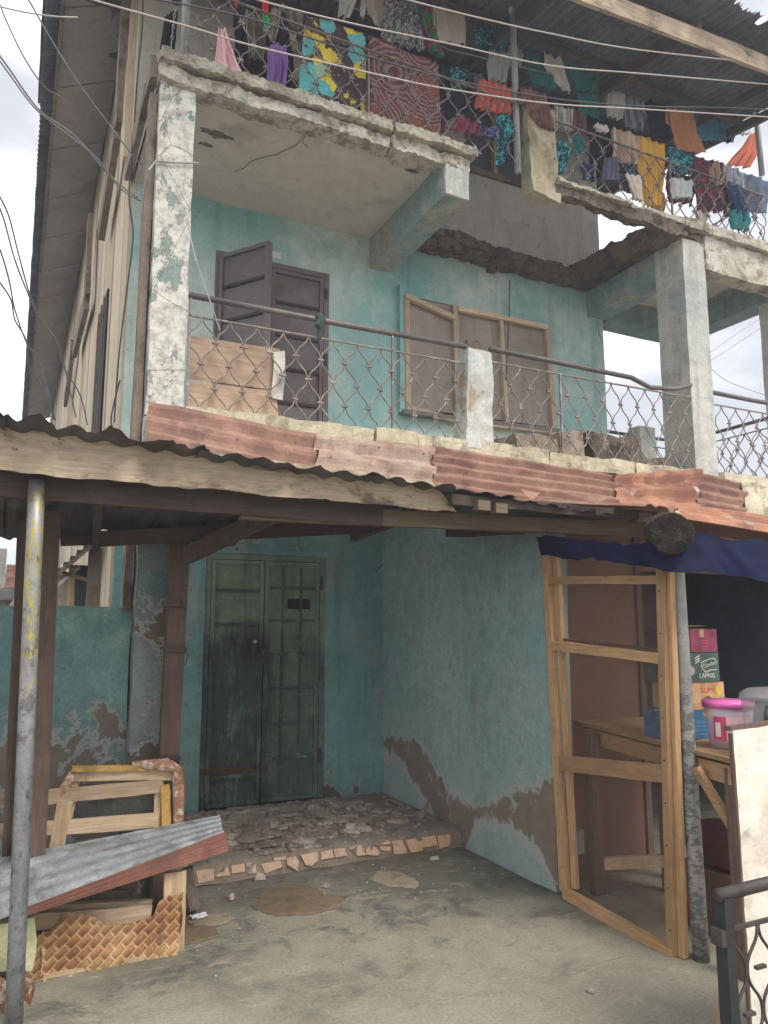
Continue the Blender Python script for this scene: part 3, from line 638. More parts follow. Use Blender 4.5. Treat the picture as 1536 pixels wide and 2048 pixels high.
# first floor netted window
WN = MB()
yy_ = YB-.05
def fb(m, pa, pb, w=.05, y=None, up=(0, 1, 0), h=.05, **k):
    m.bar(at(*pa, y=y or yy_), at(*pb, y=y or yy_), w, h, up=up, **k)
WN.box((w0+.02, YB-.02, wz0+.02), (w1-.02, YB+.0, wz1-.02))
WNo = WN.build('window', M_net, B, label='window covered with dusty brown net in a raw timber frame')
for pa, pb in (((812, 592), (815, 812)), ((909, 612), (915, 845)), ((1093, 655), (1107, 862)), ((1001, 640), (1013, 850))):
    m = MB(); fb(m, pa, pb, .055 if pa[0] != 1001 else .04, n=5, jit=.004, seed=pa[0]); m.build('frame_stile', M_win, WNo)
for pa, pb in (((915, 618), (1094, 655)), ((812, 815), (917, 842)), ((917, 842), (1107, 862)), ((810, 592), (908, 636))):
    m = MB(); fb(m, pa, pb, .05, y=yy_-.02, n=5, jit=.004, seed=pa[0]); m.build('frame_rail', M_winx, WNo)
m = MB(); m.bar((w0-.03, YB-.03, wz0-.05), (w0-.03, YB-.03, wz1+.08), .07, .06, up=(0, 1, 0)); m.build('frame_edge', M_up, WNo)
m = MB(); m.bar((w0-.05, YB-.05, wz0-.05), (w1+.03, YB-.05, wz0-.03), .1, .04); m.build('window_sill', M_doorb, WNo)
# top floor window
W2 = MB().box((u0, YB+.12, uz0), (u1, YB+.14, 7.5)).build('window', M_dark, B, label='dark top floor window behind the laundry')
MB().bar((u0, YB-.01, uz0), (u1+.02, YB-.01, uz0), .06, .06).build('frame_rail', M_strut, W2)
MB().bar((u1, YB-.012, uz0+.03), (u1, YB-.012, 7.5), .05, .05, up=(0, 1, 0)).build('frame_stile', M_strut, W2)
xx = at(988, 340, y=YB).x
MB().bar((xx, YB-.012, uz0+.03), (xx, YB-.012, 7.5), .05, .05, up=(0, 1, 0)).build('frame_stile', M_framex, W2)
# cracks on the walls, thin dark gaps
def crack(px, y, seed=0, r=.004):
    pts = []
    for i in range(len(px)-1):
        for k in range(5):
            t = k/5; u = px[i][0]*(1-t)+px[i+1][0]*t; v = px[i][1]*(1-t)+px[i+1][1]*t
            p = at(u, v, y=y); n_ = nv(p, 9, seed)*.02; p += V((n_.x, 0, n_.z)); pts.append(p)
    return MB().tube(pts, r, 4)
crack([(800, 1062), (785, 1100), (770, 1125), (745, 1150)], YB+.001, 2).build('crack', M_darkb, B)
crack([(592, 1065), (600, 1090), (607, 1110)], YB+.001, 3).build('crack', M_darkb, B)
crack([(1183, 598), (1195, 650), (1205, 695)], YB+.001, 4).build('crack', M_darkb, B)
MB().tube([at(1020, 560, y=YB-.09), at(1018, 640, y=YB-.09), at(1012, 760, y=YB-.09)], .006, 5).build('cable', M_blackiron, B)
MB().hexa(bx8(at(972, 540, y=YB).x, at(986, 540, y=YB).x, YB-.08, YB-.005, at(980, 548, y=YB).z, at(980, 530, y=YB).z), (2, 2, 2), amp=.01).build('bracket', M_break, B)
# white rope tied round the column
rp = [at(302, 352, y=YF-.012)+V((-.02, .16, -.05)), at(302, 340, y=YF-.012)+V((-.012, 0, 0)), at(312, 322, y=YF-.014), at(350, 325, y=YF-.02), at(394, 326, y=YF-.018), at(398, 329, y=YF+.02)]
MB().tube(rp, .007, 6).build('rope', M_pipe, B)
MB().tube([at(353, 378, y=YF-.015), at(368, 420, y=YF-.03), at(392, 520, y=YF-.1), at(440, 660, y=YF-.08)], .004, 5).build('cord', M_pipe, B)

# ------------------------------------------------ shop: side wall, brown partition, dark room
SH = thing('corner_shop', 'low teal shop projecting under the rusty canopy with a dark open front', 'shop', (3.12, 4.0, 0))
MB().hexa([(3.12, 3.96, 0), (3.28, 3.96, 0), (3.28, 5.05, 0), (3.12, 5.05, 0), (3.12, 3.96, 2.27), (3.28, 3.96, 2.27), (3.28, 5.05, 2.36), (3.12, 5.05, 2.36)], (2, 10, 20), amp=.010, freq=2.5, amp2=.002).rbox((3.12, 5.05, 0), (3.28, YB, 2.84), .12, amp=.010, freq=2.5, amp2=.002).build('wall', M_shop, SH, label='long teal side wall with peeled brown patches')
MB().box((3.285, 4.12, 0), (4.02, 4.16, 2.45)).build('partition', M_ply, SH, label='brown plywood partition')
MB().bar((4.05, 4.13, 0), (4.05, 4.13, 2.45), .05, .06, up=(0, 1, 0)).build('door_post', M_postz, SH)
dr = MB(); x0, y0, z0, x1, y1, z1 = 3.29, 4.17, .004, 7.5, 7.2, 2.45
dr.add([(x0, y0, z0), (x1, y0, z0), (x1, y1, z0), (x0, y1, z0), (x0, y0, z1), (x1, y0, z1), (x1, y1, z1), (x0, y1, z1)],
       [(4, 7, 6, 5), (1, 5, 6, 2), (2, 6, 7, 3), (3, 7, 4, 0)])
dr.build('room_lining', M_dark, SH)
MB().box((4.02, 4.14, 2.02), (7.5, 4.18, 2.45)).build('lintel', M_ply, SH)
MB().tube([(5.0, 6.9, .5), (5.02, 6.9, 2.3)], .012, 5).build('cable', M_blackiron, SH)

# ------------------------------------------------ porch platform with tiles
PF = thing('porch_platform', 'raised porch floor edged with broken orange tile shards', 'step', (1.0, 5.03, 0))
MB().rbox((lc1+.02, 5.06, 0), (3.12, YB, .125), .12, amp=.008, freq=4, amp2=.004).build('platform_base', M_plat, PF)
yy = 5.065
for row in range(3):
    xx = lc1+.04+row*.11
    while xx < 3.05:
        w = R.uniform(.2, .34); x2 = min(xx+w, 3.08)
        if x2-xx > .06 and not (row == 2 and R.random() < .5):
            z = .128+R.uniform(-.003, .006)
            MB().hexa([(xx, yy, z-.02), (x2-.008, yy, z-.02), (x2-.008, yy+.15, z-.02), (xx, yy+.15, z-.02), (xx, yy, z+.008), (x2-.008, yy, z+.008+R.uniform(-.003, .003)), (x2-.008, yy+.15, z+.008), (xx, yy+.15, z+.008)], (2, 2, 1), amp=.006, freq=8).build('floor_tile', M_tile, PF)
        xx = x2
    yy += .158
shards = [[(393, 1742), (430, 1737), (428, 1760), (398, 1767)], [(433, 1750), (455, 1733), (461, 1750), (434, 1754)], [(464, 1732), (490, 1727), (491, 1743), (464, 1747)],
 [(493, 1727), (505, 1724), (500, 1732), (494, 1734)], [(497, 1747), (512, 1727), (514, 1746)], [(523, 1728), (562, 1721), (566, 1733), (532, 1747)], [(548, 1717), (573, 1713), (572, 1719), (550, 1721)],
 [(574, 1718), (590, 1710), (599, 1722), (595, 1741), (575, 1729)], [(602, 1710), (638, 1704), (636, 1720), (624, 1731), (612, 1729)], [(642, 1704), (665, 1699), (669, 1714), (643, 1719)],
 [(668, 1698), (690, 1696), (695, 1710), (671, 1715)], [(698, 1695), (725, 1690), (733, 1710), (716, 1711)], [(732, 1700), (745, 1688), (761, 1704), (756, 1711), (733, 1709)], [(753, 1689), (780, 1681), (782, 1687), (758, 1690)],
 [(761, 1692), (783, 1693), (783, 1702), (763, 1700)], [(785, 1682), (805, 1680), (817, 1706), (789, 1708)], [(813, 1680), (842, 1675), (847, 1700), (822, 1706)], [(842, 1675), (872, 1671), (877, 1690), (846, 1695)], [(876, 1672), (902, 1668), (900, 1690), (880, 1697)]]
for i, s_ in enumerate(shards):
    q = [at(u, v+1, y=5.045) for u, v in s_]
    dy = R.uniform(-.004, .003); q = [V((p.x, 5.052+dy+R.uniform(-.002, .002), min(max(p.z, .006), .132))) for p in q]
    MB().prism(q, (0, .03, 0)).build('tile_shard', M_terra, PF)
# fallen plaster on the platform
def chunk(c, r, th, rz, tilt, seed, n=8):
    rot = Matrix.Rotation(rz, 3, 'Z') @ Matrix.Rotation(tilt, 3, 'X')
    ring = []
    rr = random.Random(seed)
    for k in range(n):
        a = 2*math.pi*k/n + rr.uniform(-.3, .3); q = r*rr.uniform(.55, 1.1); ring.append((q*math.cos(a), q*math.sin(a)*.75))
    bot = [V(c)+rot @ V((x, y, 0)) for x, y in ring]; top = [V(c)+rot @ V((x*.86, y*.86, th*rr.uniform(.7, 1.2))) for x, y in ring]
    mid_ = V(c)+rot @ V((0, 0, th*1.15))
    b = MB(); m_ = len(ring)
    b.add(bot+top+[mid_], [tuple(range(m_-1, -1, -1))]+[(i, (i+1) % m_, m_+(i+1) % m_, m_+i) for i in range(m_)]+[(m_+i, m_+(i+1) % m_, 2*m_) for i in range(m_)])
    return b
def ground_h(x, y):
    d = ((x-1.75)/.75)**2+((y-5.75)/.42)**2
    return .135+.07*math.exp(-d)
for i in range(90):
    x = min(2.95, max(1.15, R.gauss(1.95, .5))); y = min(6.3, max(5.2, R.gauss(5.72, .26)))
    r = R.uniform(.05, .14)
    o = chunk((x, y, ground_h(x, y)-.004), r, R.uniform(.010, .022), R.uniform(0, 6.3), R.uniform(-.13, .13), i).build('plaster_chunk', M_rub if R.random() < .6 else M_rub2)
    tag(o, 'flat grey flake of fallen plaster heaped on the porch floor', 'rubble', 'fallen plaster flakes on the porch')
st = MB()
for i in range(1500):
    x = min(3.05, max(1.0, R.gauss(1.95, .55))); y = min(6.36, max(5.08, R.gauss(5.72, .33)))
    r = R.uniform(.006, .035)
    c = chunk((x, y, ground_h(x, y)-.006), r, r*R.uniform(.3, .6), R.uniform(0, 6.3), R.uniform(-.4, .4), i, 5); st.add(c.v, c.f)
tag(st.build('rubble', M_rub), 'fine plaster crumbs covering the porch floor', kind='stuff')
mo = MB().grid(lambda a, b: V((1.0+a*2.1, 5.2+b*1.19, ground_h(1.0+a*2.1, 5.2+b*1.19)-.004+.012*mnoise.noise(V((a*14, b*9, 0))))), 50, 30).build('rubble_mound', M_plat, smooth=True)
tag(mo, 'low mound of dust and plaster crumbs in front of the door', kind='stuff')
q = [at(830, 1640, y=5.3), at(842, 1645, y=5.3), at(862, 1606, y=5.36), at(855, 1602, y=5.36)]
tag(MB().prism(q, (.02, .03, 0)).build('wood_offcut', M_strut), 'short grey board leaning where the shop wall meets the porch', 'board')
# litter on the yard
lt = MB()
for i in range(190):
    x, y = R.uniform(.9, 3.0), 4.98-abs(R.gauss(0, .9))
    r = R.choice((.0025, .003, .004, .007))
    c = chunk((x, y, .003), r, r*.6, R.uniform(0, 6.3), 0, i, 5); lt.add(c.v, c.f)
tag(lt.build('grit', M_rub2), 'pale grit scattered over the cement yard', kind='stuff')
for i, (u, v, r) in enumerate(((520, 1758, .05), (463, 1798, .035), (652, 1775, .04), (870, 1720, .04), (702, 1660, .06), (1180, 1985, .02))):
    p = at(u, v, z=.0 if v > 1700 else .14); p.z = .004 if v > 1700 else ground_h(p.x, p.y)
    tag(chunk(p, r, r*.5, i, .1, i+50).build('stone', M_rub2), ['pale stone below the second orange shard', 'flat pale stone near the sofa leg', 'small flat stone above the mud patch', 'dull stone at the foot of the shop wall', 'pale lump amid the porch rubble', 'white pebble near the screen post'][i], 'stone')
pp = at(398, 1835, z=.005)
tag(MB().grid(lambda a, b: pp+V(((a-.5)*.09, (b-.5)*.07, .01+.018*mnoise.noise(V((a*4, b*4, 3))))), 6, 6).build('paper_scrap', plain('paper', (.6, .58, .62), .7, .1)), 'crumpled white paper scrap on the yard floor', 'paper')
def patchm(px, mat, label, h=.008):
    q = [at(u, v, z=0) for u, v in px]; c = sum(q, V((0, 0, 0)))/len(q)
    ring = []
    n = 72
    for k in range(n):
        t = k/n*len(q); i = int(t); f = t-i; p = q[i].lerp(q[(i+1) % len(q)], f)
        p = p+(p-c)*(.12*mnoise.noise(V((p.x*9, p.y*9, 2)))+.06*mnoise.noise(V((p.x*31, p.y*31, 4)))); ring.append(p)
    m = MB(); vs = []; rings = [1, .97, .85, .55]
    for r_ in rings: vs += [V((c.x+(p.x-c.x)*r_, c.y+(p.y-c.y)*r_, .002 + (0 if r_ == 1 else h*(.6 if r_ == .97 else 1)))) for p in ring]
    vs.append(V((c.x, c.y, h+.003)))
    fs = [(a*n+i, a*n+(i+1) % n, (a+1)*n+(i+1) % n, (a+1)*n+i) for a in range(3) for i in range(n)]+[(3*n+i, 3*n+(i+1) % n, 4*n) for i in range(n)]
    o = m.add(vs, fs).build('mud_patch', mat, smooth=True); return tag(o, label, kind='structure')
patchm([(505, 1815), (520, 1785), (570, 1770), (620, 1772), (650, 1790), (690, 1795), (680, 1815), (630, 1830), (550, 1832)], M_mud, 'brown damp mud patch in the middle of the yard')
patchm([(735, 1758), (760, 1742), (800, 1745), (842, 1765), (830, 1778), (780, 1775)], M_mudd, 'dusty brown patch near the shop wall')
patchm([(375, 1845), (400, 1830), (450, 1826), (470, 1838), (440, 1852), (390, 1855)], M_mudd, 'dusty patch beside the broken sofa')
patchm([(350, 1870), (380, 1852), (430, 1855), (440, 1872), (390, 1888), (350, 1890)], M_mud, 'damp patch beside the sofa end')

# ------------------------------------------------ yard wall on the far side of the pier
YW = YF+.12
lw = MB().hexa(bx8(-4, lc0-.01, YW, YW+.16, 0, at(150, 1212, y=YW).z), (60, 2, 20), amp=.012, freq=3, seed=2, amp2=.004).build('yard_wall', M_lowwall)
tag(lw, 'low teal yard wall with flaking paint beside the pier', 'wall')

# ================================================================== RAILINGS
def railing(label, P0, P1, zb, zt, hand=None, hr=.022, w=.099, hh=.165, posts=(), group='wavy iron balcony railings', handpts=None):
    P0, P1 = V((P0[0], P0[1], 0)), V((P1[0], P1[1], 0)); d = P1-P0; L = d.length; an = math.atan2(d.y, d.x)
    root = thing('balcony_railing', label, 'railing', (P0.x, P0.y, zb), group, an)
    n = max(2, round(L/w)); w = L/n; lv = max(2, round((zt-zb)/hh)); h = (zt-zb)/lv
    if handpts: MB().tube([V((x, 0, z-zb)) for x, z in handpts], hr, 10).build('handrail', M_hand, root, smooth=True, local=True)
    elif hand: MB().tube([(0, 0, hand-zb), (L*.5, 0, hand-zb-.006), (L, 0, hand-zb)], hr, 10).build('handrail', M_hand, root, smooth=True, local=True)
    MB().box((0, -.009, zt-zb-.005), (L, .009, zt-zb+.005)).build('top_bar', M_rail, root, local=True)
    ms = []
    for s in (1, -1):
        pts = []
        for k in range(lv*8+1):
            z = k/8*h; c = math.cos(math.pi*z/h); c = .45*c+.55*math.sin(math.pi/2*c); pts.append((w*(.5+.5*s*c)*.9+w*.05, 0, z))
        ms.append(MB().tube(pts, .0058, 5, cap=False).mesh('wavy_rod', M_rail, smooth=True))
    cl = MB().box((-.024, -.010, -.0065), (.024, .010, .0065)).mesh('clip', M_rail)
    for i in range(n): place(ms[i % 2], root, (i*w, R.uniform(-.003, .003), 0), 'wavy_rod', (0, R.uniform(-.004, .004), 0))
    for i in range(n+1):
        for k in range(0, lv):
            if (i+k) % 2 == 1 and 0 < i < n: place(cl, root, (i*w, 0, k*h+(.012 if k == 0 else 0)+R.uniform(-.006, .006)), 'clip', (0, R.uniform(-.15, .15), R.uniform(-.2, .2)))
    for x in posts: MB().box((x-.007, -.009, 0), (x+.007, .009, (hand or zt)-zb)).build('upright', M_rail, root, local=True)
    return root
z1 = at(388, 600, y=YF).z; z2 = at(935, 687, y=YF).z
xl, xr_ = lc1+.01, 3.19
r1 = railing('brown wavy railing before the first floor door, pipe handrail', (xl, YF), (xr_, YF), 3.07, z1-.115, hand=(z1+z2)/2, posts=(.012, at(785, 700, y=YF).x-xl))
L2 = rc0-3.42
hp = [(0, z2-.01), (.9, z2-.02), (at(1262, 748, y=YF).x-3.42, z2-.03), (at(1300, 775, y=YF).x-3.42, at(1300, 775, y=YF).z), (at(1350, 778, y=YF).x-3.42, at(1350, 778, y=YF).z), (L2, at(1372, 768, y=YF).z)]
railing('brown wavy railing with a bent handrail between stub post and column', (3.42, YF), (rc0, YF), 3.06, z2-.12, posts=(at(1120, 760, y=YF).x-3.42,), handpts=hp)
zr_ = at(1437, 787, y=YF).z
railing('wavy railing of the end bay on the first floor', (rc1, YF), (7.12, YF), 3.07, zr_-.12, hand=zr_)
railing('rear railing of the end bay seen through the front one', (XR, YB+.1), (7.2, YB+.1), 3.07, 3.72, hand=3.83, hr=.02)
railing('end railing crossing the end bay from front to rear', (7.2, YF+.1), (7.2, YB+.1), 3.07, 3.72, hand=3.83, hr=.02)
# top floor
zt1 = at(868, 147, y=YF).z; tl = at(372, 60, y=YF).x
railing('top floor wavy railing hung with printed wrappers', (tl, YF-.02), (at(1030, 300, y=YF).x, YF-.02), 5.60, zt1-.02, posts=(at(735, 150, y=YF).x-tl, 0.0), hh=.165)
zt2 = at(1110, 245, y=YF).z
railing('top floor wavy railing over the collapsed slab, hung with washing', (hp1, YF-.02), (6.98, YF-.02), 5.585, zt2, posts=(at(1336, 330, y=YF).x-hp1,), hh=.165)

railing('top floor side railing turning back over the end bay', (6.98, YF), (6.98, YB+.1), 5.6, zt2, hh=.165)
# pipes of the top floor
for u, vb, vt, lab in ((368, 122, -60, 'grey pipe upright at the top floor corner near the chain'), (1036, 345, -10, 'grey pipe upright running past the yellowed stub post'), (1524, 350, 205, 'grey pipe upright under the roof corner')):
    p = at(u, vb, y=YF+.03)
    top = at(u-(12 if u > 900 else 3), vt, y=YF+.03) if u != 1524 else at(1510, 205, y=YF+.03)
    p2 = V((p.x, p.y, p.z)); tp = V((top.x if u != 368 else p.x, p.y, max(top.z, 7.05)))
    tag(MB().tube([p2, tp], .03, 12).build('pipe_upright', M_pipe, smooth=True), lab, 'pole', 'pipe uprights of the top balcony')

# rubble on the first floor balcony
for i, (u, v, rx, rz, lab) in enumerate(((1052, 872, .22, .10, 'broken concrete slab lying next to the stub post'), (1120, 872, .14, .15, 'tilted tan concrete lump standing behind the railing'), (1215, 890, .30, .16, 'large dark hollow concrete block on the balcony'), (1285, 905, .2, .08, 'heap of broken concrete at the foot of the pale column'), (1010, 878, .12, .06, 'small concrete lump against the stub post'))):
    p = at(u, v, y=YF+.28)
    tag(MB().hexa(bx8(p.x-rx, p.x+rx, YF+.14, YF+.48, 3.0, 3.04+2*rz), (6, 4, 4), amp=.05, freq=4, seed=i, amp2=.02).build('concrete_chunk', M_break if i in (2, 3) else M_rub), lab, 'rubble')
bp = at(1282, 870, y=YB-.1)
tag(MB().rbox((bp.x-.12, YB-.2, 3.0), (bp.x+.12, YB-.02, at(1280, 858, y=YB-.1).z), .1, amp=.01).build('concrete_block', M_colr), 'upright pale concrete block behind the rubble', 'block')
# boards behind the first railing
pa, pb = at(378, 757, y=YF+.08), at(545, 695, y=YF+.08)
tag(MB().hexa([at(376, 757, y=YF+.07), at(553, 780, y=YF+.07), at(553, 780, y=YF+.09), at(376, 757, y=YF+.09), at(378, 672, y=YF+.07), at(560, 698, y=YF+.07), at(560, 698, y=YF+.09), at(378, 672, y=YF+.09)], (8, 1, 4), amp=.006).build('plywood_board', M_plypanel), 'upper tan plywood board tied behind the railing', 'board')
tag(MB().hexa([at(372, 822, y=YF+.05), at(558, 840, y=YF+.05), at(558, 840, y=YF+.065), at(372, 822, y=YF+.065), at(376, 760, y=YF+.05), at(553, 783, y=YF+.05), at(553, 783, y=YF+.065), at(376, 760, y=YF+.065)], (8, 1, 4), amp=.006).build('plywood_board', M_plypanel), 'lower stained plywood board tied behind the railing', 'board')
tag(MB().hexa([at(543, 795, y=YF+.035), at(566, 800, y=YF+.035), at(566, 800, y=YF+.045), at(543, 795, y=YF+.045), at(547, 705, y=YF+.035), at(570, 702, y=YF+.035), at(570, 702, y=YF+.045), at(547, 705, y=YF+.045)], (3, 1, 8), amp=.01).build('tin_strip', M_grey), 'grey tin strip tied to the end of the plywood', 'tin strip')
rg = MB().tube([at(636, 630, y=YF-.02), at(643, 640, y=YF-.03), at(636, 652, y=YF-.035), at(641, 660, y=YF-.03), at(638, 690, y=YF-.02)], [.03, .035, .03, .015, .006], 7)
tag(rg.build('rag', plain('green rag', (.035, .07, .055), .95, .4, 30)), 'dark green rag knotted on the handrail', 'rag')

# ================================================================== CANOPY
CN = thing('porch_canopy', 'sagging corrugated iron canopy on old timbers along the front', 'canopy', (0, 3.8, 2.2))
def fz(x): return 2.512-.062*x
def bz(x): return 2.15+.085*x if x < 3 else 2.40
for i in range(5):
    xa, xb = -1.0+i*.88, -1.0+(i+1)*.88+.05
    zo = .012*(i % 2)
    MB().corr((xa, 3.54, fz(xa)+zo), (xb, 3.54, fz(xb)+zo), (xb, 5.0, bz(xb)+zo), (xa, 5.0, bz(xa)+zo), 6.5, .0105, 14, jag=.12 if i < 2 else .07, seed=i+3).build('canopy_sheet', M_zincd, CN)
xa = 3.35
MB().corr((xa, 3.3, 2.33), (4.6, 3.3, 2.30), (4.6, 5.0, 2.62), (xa, 5.0, 2.62), 10, .018, 10, jag=.1, seed=20).build('canopy_sheet', M_rust, CN)
MB().corr((4.55, 3.2, 2.30), (7.4, 3.2, 2.25), (7.4, 5.0, 2.7), (4.55, 5.0, 2.62), 22, .018, 10, jag=.1, seed=21).build('canopy_sheet', M_rust, CN)
# steep sheets against the balcony edge, ridges along the front
NAILS = MB().tube([(0, -.012, 0), (0, 0, 0)], .007, 7).mesh('nail', M_zincd)
def skirt(pt, pbx, yt, yb, waves, mat, seed, amp=.015, jag=.03):
    A = at(*pt[0], y=yt); Bq = at(*pt[1], y=yt); C = at(*pbx[1], y=yb); D = at(*pbx[0], y=yb)
    for k in range(3):
        for w_ in (R.uniform(.2, .75),): 
            p_ = A.lerp(Bq, .1+.38*k).lerp(D.lerp(C, .1+.38*k), w_)+V((R.uniform(-.03, .03), -.012, .01)); o_ = place(NAILS, CN, p_-WL[CN.name], 'nail')
    return MB().corr(A, D, C, Bq, waves, amp, 22, jag=jag, seed=seed, crump=.9 if seed == 4 else .35).build('flashing_sheet', mat, CN)
skirt([(292, 806), (640, 872)], [(292, 880), (640, 960)], 4.93, 4.62, 2.6, M_rust, 1, amp=.03)
skirt([(630, 868), (872, 893)], [(632, 945), (868, 985)], 4.93, 4.60, 2.2, M_rustp, 2, amp=.034)
skirt([(866, 893), (1245, 955)], [(868, 985), (1240, 1030)], 4.92, 4.58, 5, M_rust, 3, amp=.024)
skirt([(1230, 950), (1395, 940)], [(1235, 1030), (1400, 1040)], 4.90, 4.55, 3, M_rusto, 4, amp=.026, jag=.1)
skirt([(1385, 942), (1492, 968)], [(1390, 1040), (1488, 1050)], 4.93, 4.60, 5, M_rust, 5, jag=.05, amp=.022)
MB().hexa([at(1490, 1025, y=4.85), at(1580, 1050, y=4.85), at(1580, 1050, y=5.0), at(1490, 1025, y=5.0), at(1482, 962, y=4.9), at(1580, 985, y=4.9), at(1580, 985, y=5.0), at(1482, 962, y=5.0)], (8, 2, 5), amp=.03, freq=5).build('mortar_lump', M_curb, CN)
# rust sheet over the kiosk
A = at(1330, 1032, y=2.75); Bq = at(1560, 1068, y=2.75); C = at(1575, 1040, y=3.3); D = at(1380, 1012, y=3.3)
MB().corr(A, D, C, Bq, 5, .012, 16, jag=.05, seed=6).build('canopy_sheet', M_rusto, CN)
# torn strips at the front edge
for i, (u, v, w_) in enumerate(((1130, 985, 95), (1262, 1000, 50), (1040, 978, 40))):
    q0, q1, q2 = at(u, v, y=3.53), at(u+w_, v+8, y=3.53), at(u+w_*.6, v+24, y=3.51)
    MB().prism([q0, q1, q2], (0, .003, .001)).build('torn_tin', M_rust, CN)
# timbers
MB().hexa([at(-120, 930, y=3.66), at(912, 1024, y=3.66), at(912, 1024, y=3.70), at(-120, 930, y=3.70), at(-120, 840, y=3.66), at(862, 960, y=3.66), at(862, 960, y=3.70), at(-120, 840, y=3.70)], (90, 1, 6), amp=.010, freq=6, amp2=.007).build('fascia_board', M_board, CN, label='pale weathered board with a rotten end')
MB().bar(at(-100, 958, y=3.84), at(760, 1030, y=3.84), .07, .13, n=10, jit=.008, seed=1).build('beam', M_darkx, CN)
MB().bar(at(480, 1022, y=3.86), at(1300, 1062, y=3.80), .06, .09, n=10, jit=.008, seed=2).build('beam', M_boardx, CN, label='lighter beam spliced to the dark one')
MB().bar(at(900, 1000, y=3.6), at(1330, 1035, y=3.6), .05, .06, n=10, jit=.012, seed=3).build('batten', M_darkx, CN)
MB().bar(at(120, 1078, y=4.9), at(420, 1070, y=4.9), .06, .08, n=6, jit=.006, seed=3).build('batten', M_darkx, CN)
MB().bar(at(195, 1078, y=4.75), at(745, 1052, y=4.6), .06, .09, n=6, jit=.006, seed=4).build('batten', M_darkx, CN)
MB().bar(at(372, 1112, y=4.72), at(560, 1022, y=4.1), .05, .1, n=4, jit=.006, seed=5).build('brace', M_postz, CN)
for i, x_ in enumerate((-.4, .35, 1.2, 2.1, 2.9)):
    MB().bar((x_, 3.93, fz(x_)-.09), (x_+.1, 5.0, bz(x_)-.06), .05, .07, n=4, jit=.006, seed=i+7).build('rafter', M_darkx, CN)
for u, v in ((965, 1012), (1000, 1018), (1290, 1035), (1318, 1030)):
    p = at(u, v, y=3.56); MB().box((p.x-.04, 3.54, p.z-.025), (p.x+.04, 3.6, p.z+.03)).build('timber_end', M_boardx if u < 1200 else M_strut, CN)
# posts
def pole(label, foot, top, r, mat, cat='pole', name='steel_pole'):
    pts = [V(foot).lerp(V(top), t/8) for t in range(9)]
    return tag(MB().tube(pts, r, 20).build(name, mat, smooth=True), label, cat)
pole('steel pole flecked with yellow paint, nearest the broken sofa', (.118, 3.70, 0), at(74, 960, y=3.76), .036, M_pole)
pole('grey steel pole with zigzag black stains beside the mesh screen', (3.172, 2.915, 0), (3.19, 2.955, 2.2), .040, M_pole2)
pt = at(88, 1035, y=4.55); 
tag(MB().bar((at(82, 1500, y=4.5).x-.02, 4.5, 0), (pt.x, 4.5, 2.25), .16, .1, up=(0, 1, 0), n=6, jit=.004).bar((at(60, 1500, y=4.55).x-.06, 4.58, 0), (pt.x-.10, 4.58, 2.2), .06, .05, up=(0, 1, 0), n=4, jit=.004, seed=2).build('timber_post', M_postz), 'wide dark timber post standing behind the steel pole', 'post')
bp0, bp1 = at(340, 1500, y=4.85), at(361, 1080, y=4.85)
TP = thing('timber_post', 'slim brown timber post in front of the pier with nailed cleats', 'post', (bp0.x, 4.85, 0))
MB().bar((bp0.x-.02, 4.85, 0), (bp1.x, 4.85, 2.3), .115, .075, up=(0, 1, 0), n=8, jit=.005, seed=3).build('post', M_postz, TP)
for u, v in ((350, 1297), (338, 1515), (345, 1206)):
    p = at(u, v, y=4.79); MB().bar(p+V((-.06, 0, 0)), p+V((.07, -.005, -.01)), .02, .03).build('cleat', M_darkx, TP)
    MB().tube([p+V((.05, -.015, .01)), p+V((.07, -.04, -.04)), p+V((.06, -.03, -.10))], .004, 5).build('wire_end', M_blackiron, TP)
# log end carrying the canopy corner
lp = at(1342, 1066, y=2.68)
ld = V((.66, .72, .10)).normalized()
lg = MB(); n_ = 14; vs = []
pts = [lp+ld*t for t in (0, .03, .15, .3, .5)]
pts = [lp+ld*t for t in (-.002, -.001, 0, .03, .07, .11, .16, .22, .3, .5)]; lg.tube(pts, [.03, .07, .101, .106, .108, .11, .11, .108, .10, .09], 26)
for v_ in lg.v: v_ += nv(v_, 9, 3)*.018+nv(v_, 30, 5)*.010
tag(lg.build('log', weathered('charred log', (.015, .012, .011), (.03, .023, .018), (.05, .037, .028), .55, 9, streak=.1, fine=.4, bump=1., dist=.03)), 'thick dark log end above the grey steel pole', 'log')

# ================================================================== KIOSK: mesh screen, tarp, table, goods
MS = thing('mesh_screen', 'tall raw timber frame covered in fly mesh joined to the shop wall', 'screen', (3.1, 3.95, 0))
fA, fB = 3.93, 2.99     # far and near end along the wall line
fx = lambda y: 3.11-(3.95-y)*.03
def sp(u, v, off=0.): 
    p = at(u, v, x=3.1); return V((fx(p.y)+off, p.y, p.z))
def fbar(pa, pb, w, h, mat, name, off=0., **k):
    MB().bar(sp(*pa, off), sp(*pb, off), w, h, up=(1, 0, 0), n=6, jit=.004, **k).build(name, mat, MS)
fbar((1128, 1782), (1090, 1080), .05, .045, M_frame, 'stile', seed=1)
fbar((1142, 1778), (1102, 1080), .04, .03, M_frame, 'stile', off=.03, seed=2)
fbar((1352, 1918), (1328, 1125), .045, .04, M_frame, 'stile', seed=3)
fbar((1364, 1915), (1336, 1125), .035, .035, M_frame, 'stile', off=.03, seed=4)
fbar((1095, 1161), (1330, 1160), .045, .04, M_framey, 'rail', off=.004, seed=5)
fbar((1098, 1290), (1338, 1318), .055, .045, M_framey, 'rail', off=.004, seed=6)
fbar((1105, 1280), (1338, 1306), .03, .03, M_postz, 'rail', off=.04, seed=7)
fbar((1112, 1525), (1342, 1548), .09, .03, M_framey, 'rail', off=.004, seed=8)
